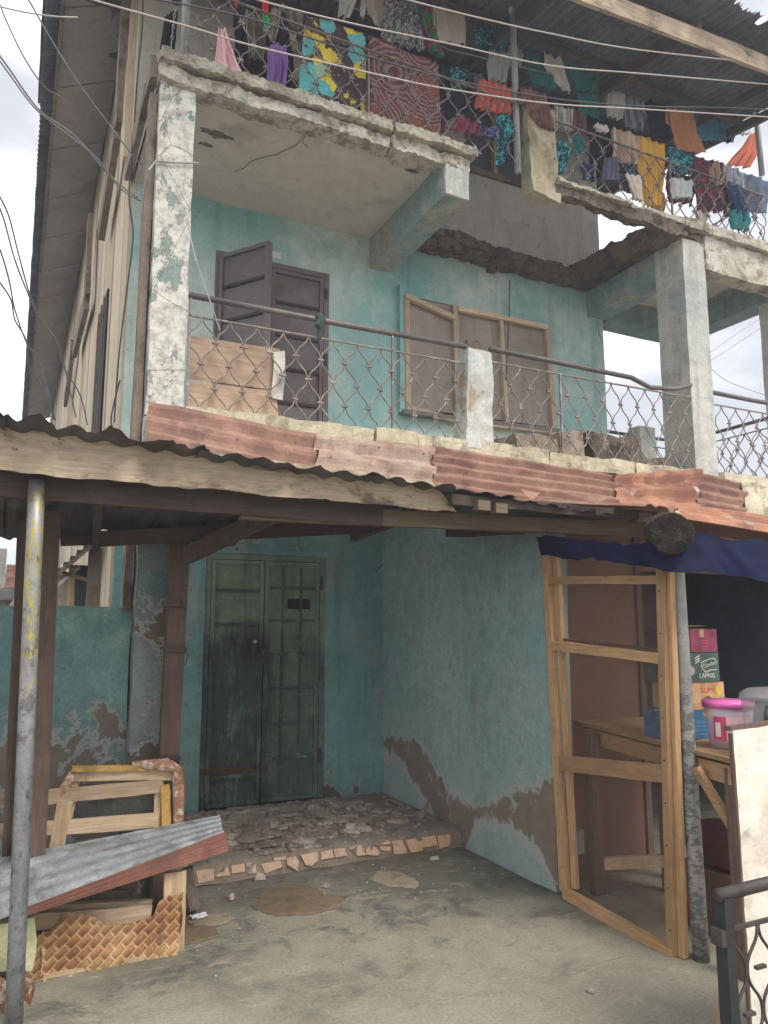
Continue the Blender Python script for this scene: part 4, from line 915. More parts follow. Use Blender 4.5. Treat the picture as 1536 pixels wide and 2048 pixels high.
fbar((1130, 1786), (1356, 1912), .06, .05, M_framey, 'rail', off=-.002, seed=9)
gm = MT('fly mesh'); P = gm.co(); x, y, z = gm.xyz(P)
wv = gm.ma('ADD', gm.ma('MULTIPLY', y, 1.), gm.ma('MULTIPLY', z, 1.)); wv2 = gm.ma('SUBTRACT', y, z)
l1 = gm.sm(gm.ma('ABSOLUTE', gm.ma('SUBTRACT', gm.ma('FRACT', gm.ma('MULTIPLY', wv, 95.)), .5)), .27, .31)
l2 = gm.sm(gm.ma('ABSOLUTE', gm.ma('SUBTRACT', gm.ma('FRACT', gm.ma('MULTIPLY', wv2, 95.)), .5)), .27, .31)
al = gm.ma('MULTIPLY', gm.ma('MAXIMUM', l1, l2), .42)
gm.fin((.16, .10, .075), .8); gm.set(gm.bs.inputs['Alpha'], al)
q = [sp(1138, 1775, .02), sp(1356, 1900, .02), sp(1330, 1120, .02), sp(1098, 1090, .02)]
MB().add(q, [(0, 1, 2, 3)]).build('mesh_panel', gm.m, MS)
for k in range(9):
    for pa_, pb_ in (((1352, 1900), (1328, 1140)), ((1130, 1770), (1091, 1110))):
        t = (k+.5)/9; p = sp(pa_[0]*(1-t)+pb_[0]*t, pa_[1]*(1-t)+pb_[1]*t, -.023)
        MB().tube([p+V((-.0015, 0, 0)), p+V((.006, 0, 0))], .0045, 6).build('nail', M_blackiron, MS)
# tarpaulin hanging from the canopy edge
tp = [(1072, 1068, 1112, 3.90), (1140, 1075, 1118, 3.6), (1220, 1085, 1126, 3.2), (1290, 1085, 1136, 2.86), (1350, 1078, 1142, 2.80), (1420, 1068, 1148, 2.74), (1480, 1078, 1156, 2.72), (1570, 1090, 1172, 2.70)]
def tarp(a, t):
    u, vt, vb, y_ = lerpl(tp, a)
    if y_ > 2.86:                       # the run along the screen, just outside it
        k = (y_-2.86)/(3.90-2.86)
    p = at(u, vt*(1-t)+vb*t, y=y_-.02)
    p += V((.0, -.03*math.sin(a*22)*t*.6 - .02*t, .0)) + nv(p, 5, 2)*.028 + nv(p, 15, 3)*.010
    return p
tag(MB().grid(tarp, 120, 14).build('tarpaulin', M_tarp, smooth=True), 'blue tarpaulin valance hanging above the mesh screen', 'tarpaulin')
MB().bar(at(1395, 1078, y=2.95), at(1560, 1100, y=2.95), .03, .05).build('batten', M_framey, CN)
# table
TZ = .98
TB = thing('shop_table', 'rough plank counter table behind the mesh screen', 'table', (3.5, 3.2, 0))
ta, tb = at(1145, 1446, z=TZ), at(1478, 1532, z=TZ)
tdir = (tb-ta).normalized(); tn = V((tdir.y, -tdir.x, 0)); tn = tn if tn.x > 0 else -tn
tlen = (tb-ta).length
for i in range(3):
    a0 = ta+tn*(.24*i); o_ = MB().hexa([a0, a0+tdir*tlen, a0+tdir*tlen+tn*.236, a0+tn*.236] + [p+V((0, 0, .022)) for p in (a0, a0+tdir*tlen, a0+tdir*tlen+tn*.236, a0+tn*.236)], (10, 2, 1), amp=.006, freq=4)
    o_.build('tabletop_plank', M_framey, TB)
MB().bar(ta+tdir*.12+tn*.03+V((0, 0, -.06)), tb+tn*.03+V((0, 0, -.06)), .03, .09).build('apron', M_framey, TB)
def leg(p, ztop=.95): MB().bar((p.x, p.y, 0), (p.x, p.y, ztop), .07, .06, up=(0, 1, 0), n=4, jit=.004, seed=p.x).build('leg', M_frame if False else M_postz, TB)
l1_, l2_ = at(1195, 1788, z=0), at(1340, 1782, z=0)
leg(l1_); leg(l2_); leg(tb+tn*.05-tdir*.1); leg(ta+tn*.6+tdir*.2)
MB().bar(at(1205, 1727, y=l1_.y), V((l2_.x, l2_.y, at(1330, 1722, y=l2_.y).z)), .035, .07).build('stretcher', M_framex, TB)
MB().bar(at(1392, 1535, y=2.85), at(1475, 1672, y=2.7), .03, .042, up=(0, 1, 0), n=2).build('brace', M_framey, TB)
tag(MB().box((at(1178, 1738, y=3.9).x-.02, 3.98, .2), (at(1184, 1738, y=3.9).x+.015, 4.1, .34)).build('pipe_stub', M_pipe), 'small pale pipe stub behind the table leg', 'pipe')
# red basin on the floor of the shop
rb = at(1425, 1700, y=3.1)
bs = MB(); bs.tube([(3.62, 3.05, .34), (3.62, 3.05, .36), (3.62, 3.05, .52), (3.62, 3.05, .53)], [.10, .16, .24, .25], 24)
tag(bs.build('plastic_basin', plain('maroon plastic', (.10, .035, .04), .5)), 'maroon plastic basin under the table', 'basin')
tag(MB().box((3.45, 2.9, .0), (3.85, 3.3, .335)).build('wooden_stool', M_darkz), 'dark low stool carrying the maroon basin', 'stool')
# goods on the table
FONT = {}
def text(s, parent, loc, size, mat, rot, name='print', tilt=0.):
    cu = bpy.data.curves.new('t', 'FONT'); cu.body = s; cu.size = size; cu.align_x = 'CENTER'; cu.align_y = 'CENTER'; cu.extrude = .0004
    tmp = bpy.data.objects.new('t', cu); COL.objects.link(tmp); bpy.context.view_layer.update()
    me = bpy.data.meshes.new_from_object(tmp.evaluated_get(bpy.context.evaluated_depsgraph_get())); bpy.data.objects.remove(tmp)
    me.materials.clear(); me.materials.append(mat)
    o = bpy.data.objects.new(name, me); COL.objects.link(o); o.parent = parent; o.location = loc; o.rotation_euler = rot; WL[o.name] = V((0, 0, 0)); return o
C_white = plain('print cream', (.62, .60, .52), .6, .05); C_red = plain('print red', (.55, .08, .03), .6, .1); C_yel = plain('print yellow', (.62, .40, .05), .6, .1); C_pk = plain('print pale pink', (.70, .42, .48), .6, .1)
C_dpk = plain('print deep pink', (.50, .05, .14), .6, .15); C_blk = plain('print dark', (.03, .03, .03), .6, .1)
def carton(label, cx, cy, z, w, d, h, rz, col, name='carton', ext=.0):
    t = thing(name, label, 'box', (cx, cy, z), 'goods stacked on the shop table', rz)
    m = plain('card '+name+str(round(z, 2))+str(col), tuple(c*.85+.012 for c in col), .8, .38, 16)
    MB().box((-w/2-ext, -d/2, 0), (w/2, d/2, h)).build('box_body', m, t, local=True)
    MB().box((-w/2-ext-.002, -.012, h), (w/2+.002, .012, h+.001)).build('tape', C_white, t, local=True)
    return t
bxc = at(1398, 1480, y=3.12); rzb = -.10
RX = (math.pi/2, 0, 0)
cx, cy = 3.57, 3.25
z_ = TZ+.023
w_ = .20
pxm = .47/190      # metres per photo pixel at the table is about .0027
c1 = carton('blue carton at the bottom of the stack by the pole', cx+.0, cy, z_, .24, .2, .155, rzb, (.03, .13, .27), ext=.14)
for k in range(4): MB().box((-.09, -.1012, .02+k*.022), (.09, -.1002, .028+k*.022)).build('print', plain('blue line', (.05, .18, .33), .6), c1, local=True)
MB().prism([(.0, -.1015, .115), (.07, -.1015, .115), (.08, -.1015, .14), (.04, -.1015, .152), (-.01, -.1015, .14)], (0, .001, 0)).build('print', C_yel, c1, local=True)
c2 = carton('orange carton with red and yellow print, second in the stack', cx+.035, cy, z_+.158, .24, .2, .15, rzb, (.52, .29, .15), ext=.10)
text('SLIMI', c2, (.0, -.1012, .105), .042, C_red, RX)
MB().prism([(.055, -.1012, .115), (.075, -.1012, .07), (.10, -.1012, .085), (.105, -.1012, .12), (.08, -.1012, .128)], (0, .0006, 0)).build('print', C_yel, c2, local=True)
MB().tube([(.0, -.1014, .045), (.0, -.1004, .045)], .03, 16).build('print', plain('brown print', (.16, .07, .04), .6), c2, local=True)
c3 = carton('dark green carton with white lettering, third in the stack', cx+.0, cy, z_+.31, .25, .2, .165, rzb, (.055, .105, .085), ext=.12)
text('LAPNIS', c3, (.035, -.1012, .035), .036, C_white, RX); text('Combo', c3, (.055, -.1012, .098), .03, C_white, (math.pi/2, -.22, 0))
for a, b in (((-.0, .08), (.025, .055)), ((.025, .055), (.065, .068)), ((.065, .068), (.105, .068)), ((.0, .08), (.0, .11)), ((.0, .11), (.06, .13)), ((.06, .13), (.095, .132)), ((.095, .132), (.108, .11))):
    MB().bar((a[0], -.1008, a[1]), (b[0], -.1008, b[1]), .004, .001, up=(0, 1, 0)).build('print', C_white, c3, local=True)
MB().tube([(-.075, -.1012, .065), (-.075, -.1004, .065)], .024, 14).build('print', plain('badge', (.42, .33, .22), .6), c3, local=True)
for k in range(3): MB().bar((-.045, -.1008, .135-k*.014), (-.012, -.1008, .15-k*.014), .006, .001, up=(0, 1, 0)).build('print', C_white, c3, local=True)
c4 = carton('magenta carton with an open flap on top of the stack', cx+.03, cy, z_+.478, .19, .2, .13, rzb, (.27, .045, .095), ext=.0)
for k in range(3): MB().box((-.02, -.1012, .03+k*.016), (.03, -.1002, .035+k*.016)).build('print', C_dpk, c4, local=True)
MB().box((-.03, -.1012, .085), (.0, -.1002, .128)).build('print', plain('orange print', (.5, .27, .15), .6), c4, local=True)
MB().add([(-.2, -.09, .135), (.02, -.11, .15), (.02, .09, .155), (-.2, .09, .14)], [(0, 1, 2, 3)]).build('flap', plain('card brown', (.27, .19, .12), .8), c4, local=True)
MB().box((-.16, -.098, .0), (-.096, .1, .125)).build('side_print', plain('choc side', (.16, .06, .05), .7, .5, 20), c4, local=True)
gl = thing('glue_bottle', 'small white nozzle bottle with a red body beside the green carton', 'bottle', (cx+.155, cy-.05, z_+.31), None)
MB().tube([(0, 0, 0), (0, 0, .03)], .012, 10).build('bottle_body', C_dpk, gl, local=True)
MB().tube([(0, 0, .03), (0, 0, .085)], [.011, .004], 10).build('nozzle', C_white, gl, local=True)
def bucket(label, cx, cy, z, r0, r1, h, mat, group=None, hnd=None):
    t = thing('plastic_bucket', label, 'bucket', (cx, cy, z), group)
    MB().tube([(0, 0, 0), (0, 0, h*.5), (0, 0, h)], [r0, (r0+r1)/2, r1], 28).build('bucket_body', mat, t, smooth=True, local=True)
    return t
def clear(name, col, a):
    g = MT(name); g.fin(col, .35, None); g.set(g.bs.inputs['Alpha'], a); return g.m
M_cl = clear('milky plastic', (.55, .45, .52), .62); M_cl2 = clear('clear grey plastic', (.36, .34, .36), .42)
bq = at(1455, 1495, z=TZ+.02)
bkx, bky = 3.43, 2.88
k1 = bucket('pink lidded clear bucket with a printed pink card inside', bkx, bky, z_, .10, .125, .235, M_cl)
MB().tube([(0, 0, .205), (0, 0, .24)], [.128, .13], 28).build('lid', plain('pink lid', (.58, .12, .36), .4), k1, smooth=True, local=True)
pk = MB(); 
for k in range(8):
    pass
pk.grid(lambda a, b: V((.118*math.sin(-1.55+a*1.6), -.121*math.cos(-1.55+a*1.6), .045+b*.12)), 12, 2); pk.build('printed_label', C_pk, k1, local=True)
MB().grid(lambda a, b: V((.119*math.sin(-1.55+a*.55), -.122*math.cos(-1.55+a*.55), .045+b*.12)), 6, 2).build('print', C_dpk, k1, local=True)
MB().grid(lambda a, b: V((.1195*math.sin(-1.45+a*.22), -.1225*math.cos(-1.45+a*.22), .065+b*.07)), 4, 2).build('print', C_white, k1, local=True)
MB().grid(lambda a, b: V((.12*math.sin(-.7+a*.5), -.1228*math.cos(-.7+a*.5), .065+b*.07*math.sin(math.pi*(a*.9+.05)))), 8, 3).build('print', C_red, k1, local=True)
k2 = bucket('big grey see-through bucket with a domed lid and black handle', 3.36, 2.55, z_, .13, .15, .27, M_cl2)
MB().tube([(0, 0, .27), (0, 0, .30), (0, 0, .325), (0, 0, .335)], [.158, .155, .12, .03], 28).build('lid', M_cl2, k2, smooth=True, local=True)
MB().tube([(-.13, -.06, .25), (-.165, -.08, .23), (-.175, -.085, .20), (-.15, -.08, .175), (-.12, -.07, .17)], .011, 8).build('handle', C_blk, k2, smooth=True, local=True)
tag(MB().tube([at(1448, 1392, y=3.0), at(1453, 1402, y=3.0), at(1460, 1420, y=3.0), at(1462, 1440, y=3.0)], .004, 6).build('wire_hook', M_pipe), 'bent pale wire sticking up behind the buckets', 'wire')

# white board and black gate near the street
WBy = 2.02
a, b_ = at(1467, 1462, y=WBy), at(1467, 2400, y=WBy)
WB = thing('board_panel', 'tall white painted wooden board with bare brown edge behind the black gate', 'board', (a.x, WBy, 0))
MB().hexa([(a.x, WBy, 0), (a.x+.75, WBy, 0), (a.x+.75, WBy+.018, 0), (a.x, WBy+.018, 0), (a.x, WBy, a.z), (a.x+.75, WBy, a.z+.02), (a.x+.75, WBy+.018, a.z+.02), (a.x, WBy+.018, a.z)], (16, 1, 30), amp=.004, freq=8, amp2=.003).build('board', M_white, WB)
MB().bar((a.x-.004, WBy+.009, 0), (a.x-.004, WBy+.009, a.z-.01), .008, .014, up=(0, 1, 0), n=10, jit=.004).build('edge_strip', M_postz, WB)
MB().bar((a.x-.01, WBy+.02, a.z+.008), (a.x+.75, WBy+.02, a.z+.026), .03, .014, n=10, jit=.006).build('top_strip', M_postz, WB)
GY = 1.50
GT = thing('iron_gate', 'black iron gate post and handrail with ogee bars at the street edge', 'gate', (at(1450, 1800, y=GY).x, GY, 0))
gx = at(1452, 1900, y=GY).x; gz = at(1450, 1792, y=GY).z
MB().box((gx-.016, GY-.018, 0), (gx+.016, GY+.018, gz)).build('gate_post', M_black, GT)
MB().tube([(gx-.02, GY, gz+.005), (gx+.9, GY, gz+.02)], .0165, 16).build('handrail', M_blackiron, GT, smooth=True)
zb_ = at(1470, 1856, y=GY).z
MB().box((gx+.016, GY-.005, zb_-.005), (gx+.9, GY+.005, zb_+.005)).build('cross_bar', M_blackiron, GT)
w = .052; hl = .105
for i in range(14):
    s_ = 1 if i % 2 else -1; pts = []
    for k in range(51):
        zz = k/50*hl*6.6; c = math.cos(math.pi*zz/hl); c = .45*c+.55*math.sin(math.pi/2*c)
        pts.append((gx+.02+w*(i+.5)+s_*c*w*.45, GY, zb_-.006-zz))
    MB().tube(pts, .0042, 8).build('wavy_rod', M_blackiron, GT, smooth=True)
for i in range(1, 14):
    for k in range(1, 7):
        if (i+k) % 2 == 1: MB().box((gx+.02+w*i-.018, GY-.006, zb_-.009-hl*k), (gx+.02+w*i+.018, GY+.006, zb_-.001-hl*k)).build('clip', M_blackiron, GT)
p = at(1440, 1873, y=GY)
MB().box((gx-.032, GY-.018, p.z-.02), (gx-.0165, GY+.018, p.z+.02)).build('hinge', M_blackiron, GT)
tag(MB().bar(at(1437, 2150, y=2.2), at(1443, 1990, y=2.2), .012, .02, up=(0, 1, 0)).build('timber_lath', M_frame), 'thin raw lath leaning beside the gate post', 'lath')

# ================================================================== BROKEN SOFA
SF = thing('broken_sofa', 'wrecked sofa frame with torn basket weave fabric against the yard wall', 'sofa', (.5, 4.4, 0))
def weave():
    g = MT('basket weave print'); P = g.co('pos')
    Q = g.map(P, (1, 1, 1.), rot=(0, math.radians(42), 0)); x, y, z = g.xyz(Q)
    u = g.ma('MULTIPLY', x, 15.); v = g.ma('MULTIPLY', z, 25.)
    row = g.ma('FLOOR', v); fz_ = g.ma('FRACT', v); fx_ = g.ma('FRACT', g.ma('ADD', u, g.ma('MULTIPLY', row, .5)))
    ex = g.sm(g.ma('ABSOLUTE', g.sub(fx_, .5)), .38, .47); ez = g.sm(g.ma('ABSOLUTE', g.sub(fz_, .5)), .34, .46)
    e = g.ma('MAXIMUM', ex, ez)
    sh = g.sm(g.ma('ADD', g.ma('MULTIPLY', fx_, .7), fz_), .35, 1.45)
    big = g.sm(g.noise(P, 4.2, 6, .65), .38, .62)
    dk = g.mix(big, (.13, .05, .022), (.30, .15, .06)); lt = g.mix(big, (.30, .14, .06), (.47, .30, .15))
    col = g.mix(sh, dk, lt); col = g.mix(g.ma('MULTIPLY', e, .85), col, g.mix(big, (.40, .24, .12), (.55, .39, .22)))
    col = g.mix(g.sm(g.noise(P, 7, 9, .72), .54, .70, 0, .6), col, (.09, .05, .03))
    col = g.mul(col, g.sm(g.noise(P, 40, 5), .2, .8, .78, 1.18))
    return g.fin(col, .75, g.ma('ADD', g.noise(P, 14, 6), e), .35, .01)
M_weave = weave()
M_torn = weathered('torn brown cloth', (.28, .13, .07), (.40, .24, .15), (.55, .45, .36), .55, 14, streak=.4, fine=.4, bump=1., dist=.03)
M_foam = weathered('old foam', (.40, .38, .22), (.46, .47, .33), (.33, .30, .15), .6, 4, streak=.1)
M_yel = weathered('varnished ochre', (.42, .24, .06), (.50, .31, .10), (.28, .17, .06), .6, 5, streak=.3)
def tb(T, Bm, y, mat, name, parent, nu=40, nv_=12, amp=.012, yb=None, seed=1):
    def fn(a, t):
        uv = lerpl(T, a); p = at(uv[0], uv[1]+(5*mnoise.noise(V((a*38, seed, 1)))+4*mnoise.noise(V((a*90, seed, 3))) if nu > 60 else 0), y=y); q = at(*lerpl(Bm, a), y=y if yb is None else yb)
        r = p.lerp(q, t); return r+V((0, nv(r, 6, seed).x*amp, nv(r, 9, seed).y*amp*.5))
    return MB().grid(fn, nu, nv_).build(name, mat, parent, smooth=True)
YS = 4.12
tb([(20, 1874), (60, 1872), (100, 1862), (118, 1850), (126, 1828), (160, 1829), (190, 1834), (204, 1845), (260, 1848), (306, 1836), (318, 1800), (340, 1790), (366, 1788)], [(20, 1962), (60, 1956), (100, 1953), (140, 1951), (170, 1948), (200, 1945), (230, 1943), (260, 1941), (290, 1938), (315, 1935), (330, 1933), (354, 1930)], YS, M_weave, 'fabric_panel', SF, nu=150, nv_=12, amp=.02)
# fabric round the end
def endp(a, t):
    p = at(366, 1788, y=YS).lerp(at(354, 1930, y=YS), t); q = p+V((.10, .42, .0)); q.z = p.z
    r = p.lerp(q, a); return r+nv(r, 7, 3)*.02
MB().grid(endp, 8, 12).build('fabric_end', M_weave, SF, smooth=True)
def sbar(pa, pb, y, w, h, mat, name, yb=None, up=(0, 1, 0), **k):
    return MB().bar(at(*pa, y=y), at(*pb, y=yb or y), w, h, up=up, n=6, jit=.006, **k).build(name, mat, SF)
sbar((20, 1846), (302, 1826), YS+.05, .075, .03, M_sofaw, 'frame_rail', seed=1)
sbar((20, 1822), (302, 1808), YS+.12, .045, .03, M_sofaw, 'frame_rail', seed=2)
sbar((60, 1800), (265, 1786), YS+.3, .04, .03, M_strut, 'frame_rail', seed=3)
sbar((350, 1742), (345, 1925), YS+.06, .11, .035, M_sofaz, 'end_post', seed=4)
sbar((375, 1735), (388, 1818), 4.62, .06, .05, M_strut, 'leg', seed=5)
MB().bar(at(343, 1905, y=YS)+V((.03, .05, 0)), at(343, 1905, y=YS)+V((.2, .75, 0)), .04, .1).build('side_rail', M_sofaw, SF)
MB().bar((.0, YS+.03, .006), (.78, YS+.03, .012), .06, .02).build('bottom_rail', M_sofaw, SF)
# torn tufts hanging
for i, (u, v) in enumerate(((85, 1895), (88, 1956), (140, 1950), (200, 1945))):
    p = at(u, v, y=YS-.02)
    MB().tube([p, p+V((.006, -.01, -.03)), p+V((.0, -.012, -.055 if i else -.12))], [.01, .007, .002], 6).build('torn_thread', M_sofaw, SF)
YR = 4.70
sbar((142, 1547), (350, 1546), YR, .07, .05, M_sofaw, 'back_rail', seed=6)
MB().grid(lambda a, b_: at(150+178*a, 1568+95*b_, y=YR+.09)+nv((a*4, b_*4, 1), 1, 2)*.02, 16, 10).build('back_lining', weathered('grey lining cloth', (.13, .125, .11), (.17, .16, .14), (.10, .095, .085), .58, 5), SF, smooth=True)
sbar((142, 1537), (322, 1536), YR-.03, .03, .03, M_yel, 'back_rail', seed=7)
sbar((-30, 1605), (322, 1572), YR-.02, .075, .025, M_sofaw, 'back_slat', seed=8)
sbar((-30, 1665), (316, 1640), YR-.02, .075, .025, M_sofaw, 'back_slat', seed=9)
sbar((150, 1545), (132, 1640), YR+.02, .06, .05, M_sofaz, 'back_post', seed=10)
sbar((130, 1600), (108, 1720), YR-.01, .08, .05, M_sofaz, 'back_post', seed=11)
sbar((318, 1555), (316, 1660), YR+.01, .05, .04, M_sofaz, 'back_post', seed=12)
sbar((330, 1570), (332, 1650), YR-.03, .05, .03, M_yel, 'arm_panel', seed=13)
rl = [at(u, v, y=YR-.03) for u, v in ((262, 1531), (300, 1529), (335, 1529), (352, 1540), (357, 1565), (357, 1600), (355, 1650))]
tbm = MB().tube(rl, [.018, .03, .034, .036, .034, .034, .03], 10)
for v_ in tbm.v: v_ += nv(v_, 16, 2)*.018
tbm.build('torn_cover', M_torn, SF)
rl = [at(u, v, y=YR-.02) for u, v in ((148, 1540), (135, 1560), (120, 1590), (112, 1610))]
tbm = MB().tube(rl, [.02, .026, .022, .01], 8)
for v_ in tbm.v: v_ += nv(v_, 16, 4)*.016
tbm.build('torn_cover', M_torn, SF)
MB().rbox((-.35, 4.45, .42), (.02, 4.62, .56), .06, amp=.02, freq=6).build('foam_block', M_foam, SF)
fm = MB().rbox((-.3, 4.0, .1), (.19, 4.1, .32), .05, amp=.025, freq=6).build('foam_block', M_foam, SF)
# rag bundle at the foot of the steel pole
def ragfn(a, t):
    p = at(-30+95*a-20*t*(1-a), 1960+110*t, y=3.9); return p+V((0, .05*math.sin(a*9+t*2), 0))+nv(p, 8, 5)*.04
tag(MB().grid(ragfn, 16, 12).build('rag_bundle', M_torn, smooth=True), 'brown torn rag bundled at the foot of the yellow flecked pole', 'rag')
# corrugated sheets lying on the sofa
A = at(-60, 1862, y=3.92); Bq = at(448, 1668, y=4.30); C = at(440, 1630, y=4.52); D = at(-60, 1727, y=4.52)
sh = MB().corr(A, D, C, Bq, 4.5, .0045, 20, jag=.01, seed=3)
tag(sh.build('zinc_sheet', M_zinc, smooth=True), 'grey galvanised corrugated sheet lying on the broken sofa', 'metal sheet')
A = at(40, 1836, y=3.93); Bq = at(456, 1703, y=4.2); C = at(449, 1664, y=4.31); D = at(40, 1820, y=3.97)
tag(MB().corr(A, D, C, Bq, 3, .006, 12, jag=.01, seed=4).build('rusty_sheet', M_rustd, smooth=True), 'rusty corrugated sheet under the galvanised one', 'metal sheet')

# ================================================================== LAUNDRY
def fab(name, a, b=None, sc=12, thr=.5, c=None, rough=.9, extra=None, fr=.12):
    g = MT(name); P = g.co('pos')
    col = a
    if b is not None:
        n_ = g.noise(P, sc, 3, .5, 1.2); col = g.mix(g.sm(n_, thr-.02, thr+.02), a, b)
        if c is not None: col = g.mix(g.sm(g.noise(g.map(P, loc=(3, 5, 1)), sc*1.2, 3, .5, 1.), .60, .63), col, c)
    if extra: col = extra(g, P, col)
    f = g.noise(P, 90, 3, .6)
    col = g.mul(col, g.sm(f, .2, .8, 1-fr, 1+fr))
    g.fin(col, rough, g.noise(P, 25, 4), .25, .006, spec=.15)
    return g.m
def flowers(g, P, col):
    Q = g.map(P, (1, 0, 1))
    d = g.voro(Q, 6.6); cc = g.n('TexVoronoi', {'Vector': Q, 'Scale': 6.6}).outputs['Color']
    pick = g.xyz(cc)[0]
    petal = g.noise(Q, 16, 3)
    dd = g.ma('ADD', d, g.ma('MULTIPLY', g.ma('SUBTRACT', petal, .5), .35))
    fl = g.sm(dd, .60, .55)
    fc = g.mix(g.sm(pick, .60, .62), (.74, .57, .04), (.06, .42, .48))
    fc = g.mix(g.sm(g.noise(Q, 55, 5, .7), .42, .62, 0, .55), fc, g.mix(.5, fc, (.75, .66, .30)))
    fc = g.mix(g.sm(g.noise(Q, 34, 5, .7), .58, .70, 0, .4), fc, g.mix(.6, fc, (.10, .09, .05)))
    fc = g.mix(g.sm(d, .12, .06), fc, (.12, .09, .04))
    bg = g.mix(g.sm(g.voro(Q, 30), .18, .25), (.34, .27, .24), (.06, .045, .05))
    return g.mix(fl, bg, fc)
def spirals(g, P, col):
    Q = g.map(P, (1, 0, 1)); d = g.voro(Q, 2.2)
    wv_ = g.ma('SINE', g.ma('ADD', g.ma('MULTIPLY', d, 85.), g.ma('MULTIPLY', g.noise(Q, 7, 3), 2.)))
    c = g.mix(g.sm(wv_, -.2, .5), (.13, .05, .05), (.27, .165, .16))
    wv2 = g.ma('SINE', g.ma('MULTIPLY', d, 9.)); c = g.mix(g.sm(wv2, .4, .8), c, (.24, .08, .06))
    return g.mix(g.sm(g.noise(Q, 40, 3), .6, .66, 0, .7), c, (.45, .36, .34))
def stripes(c1, c2, f=60):
    def ex(g, P, col):
        x, y, z = g.xyz(P); w_ = g.ma('SINE', g.ma('MULTIPLY', g.ma('ADD', x, g.ma('MULTIPLY', y, .3)), f)); return g.mix(g.sm(w_, -.2, .3), c1, c2)
    return ex
F = {
 'pink': fab('pink scarf', (.66, .42, .44)), 'purple': fab('purple cloth', (.19, .10, .29)), 'flower': fab('flower print', (.1, .1, .1), extra=flowers),
 'maroon': fab('spiral print', (.2, .05, .05), extra=spirals), 'greyp': fab('grey leaf print', (.40, .40, .38), (.12, .12, .125), 22, .5, (.62, .60, .56)),
 'white': fab('white cotton', (.72, .70, .68)), 'beige': fab('beige cotton', (.60, .53, .46)), 'khaki': fab('khaki cloth', (.34, .29, .23)), 'gbrown': fab('grey brown cloth', (.20, .17, .14), extra=stripes((.14, .12, .10), (.26, .22, .18), 90)),
 'multi': fab('green magenta print', (.05, .30, .12), (.36, .02, .20), 9, .5, (.42, .25, .06)), 'tealp': fab('turquoise print', (.02, .07, .09), (.08, .42, .47), 26, .54), 'dark': fab('dark blue cloth', (.020, .022, .032)),
 'black': fab('black cloth', (.014, .014, .016)), 'red': fab('coral red cloth', (.52, .125, .085)), 'dpink': fab('dusty maroon', (.20, .05, .075)), 'bluep': fab('indigo print', (.05, .05, .13), (.20, .20, .30), 30, .55),
 'brown': fab('brown cloth', (.165, .085, .075), extra=stripes((.14, .07, .06), (.20, .11, .095), 110)), 'stripe': fab('grey stripe', (.4, .4, .4), extra=stripes((.30, .27, .26), (.46, .43, .40), 140)),
 'teal': fab('teal uniform cloth', (.03, .20, .205)), 'slate': fab('slate shorts', (.10, .11, .15)), 'tan': fab('tan stripe', (.44, .31, .24), extra=stripes((.40, .28, .22), (.50, .38, .30), 80)), 'gold': fab('gold cloth', (.60, .34, .07)),
 'floral': fab('dark floral print', (.05, .03, .04), (.30, .03, .06), 17, .55, (.05, .14, .07)), 'orange': fab('orange cloth', (.66, .30, .15)), 'blue': fab('blue cloth', (.05, .24, .38)), 'pale': fab('pale grey cloth', (.50, .52, .52)),
 'bstripe': fab('blue grey stripe', (.3, .3, .3), extra=stripes((.20, .23, .30), (.42, .45, .50), 120)), 'jean': fab('washed denim', (.10, .13, .19)), 'redorange': fab('red orange cloth', (.42, .12, .075)), 'green': fab('bright green', (.05, .5, .12)), 'ribbon': fab('hot red ribbon', (.75, .03, .08)), 'navy': fab('navy cloth', (.03, .06, .14)),
}
def cloth(name, label, L, Rr, y, mat, cat=None, folds=5, amp=.024, hem=.02, drape=True, seed=None):
    seed = seed if seed is not None else len(bpy.data.objects) % 97
    nu, nw = 26, 22; ph = seed*1.7
    def fn(a, t):
        if t < 0:
            l, r = lerpl(L, 0), lerpl(Rr, 0); p = at(l[0]*(1-a)+r[0]*a, l[1]*(1-a)+r[1]*a, y=y)
            q = at(*lerpl(L, .35), y=y); dz = (at(*lerpl(L, 0), y=y)-q).z
            return p+V((0, .035+.01*math.sin(folds*6.3*a+ph+1), dz*t/.35*1.0))
        l, r = lerpl(L, t), lerpl(Rr, t)
        p = at(l[0]*(1-a)+r[0]*a, l[1]*(1-a)+r[1]*a, y=y)
        aa = a+.05*mnoise.noise(V((a*3, t*2, seed)))
        k = .45+.55*min(1, t*1.6)
        p.y += -amp*k*(math.sin(folds*2*math.pi*aa+ph+t*1.1)+.5*math.sin(folds*3.7*math.pi*aa+ph*2)) + nv((a*4, t*4, seed), 1, seed).x*amp*.8
        if t == 1: p.z += hem*mnoise.noise(V((a*7, seed, 0)))
        if t == 0: p.z += .008*math.sin(a*9+ph)
        return p
    m = MB()
    ts = ([-.35, -.2, -.06] if drape else []) + [k/nw for k in range(nw+1)]
    vs = [fn(i/nu, t) for t in ts for i in range(nu+1)]
    m.add(vs, [(j*(nu+1)+i, j*(nu+1)+i+1, (j+1)*(nu+1)+i+1, (j+1)*(nu+1)+i) for j in range(len(ts)-1) for i in range(nu)])
    o = m.build(name, F[mat], smooth=True)
    sm_ = o.modifiers.new('thick', 'SOLIDIFY'); sm_.thickness = .004
    return tag(o, label, cat or 'laundry', 'laundry drying on the top balcony')
YI, YO = YF+.03, YF-.05
Cl = cloth
Cl('scarf', 'pale pink scarf looped over the top railing', [(436, 58), (432, 90), (428, 138)], [(452, 60), (468, 105), (494, 160)], YO, 'pink', folds=2.5, drape=False)
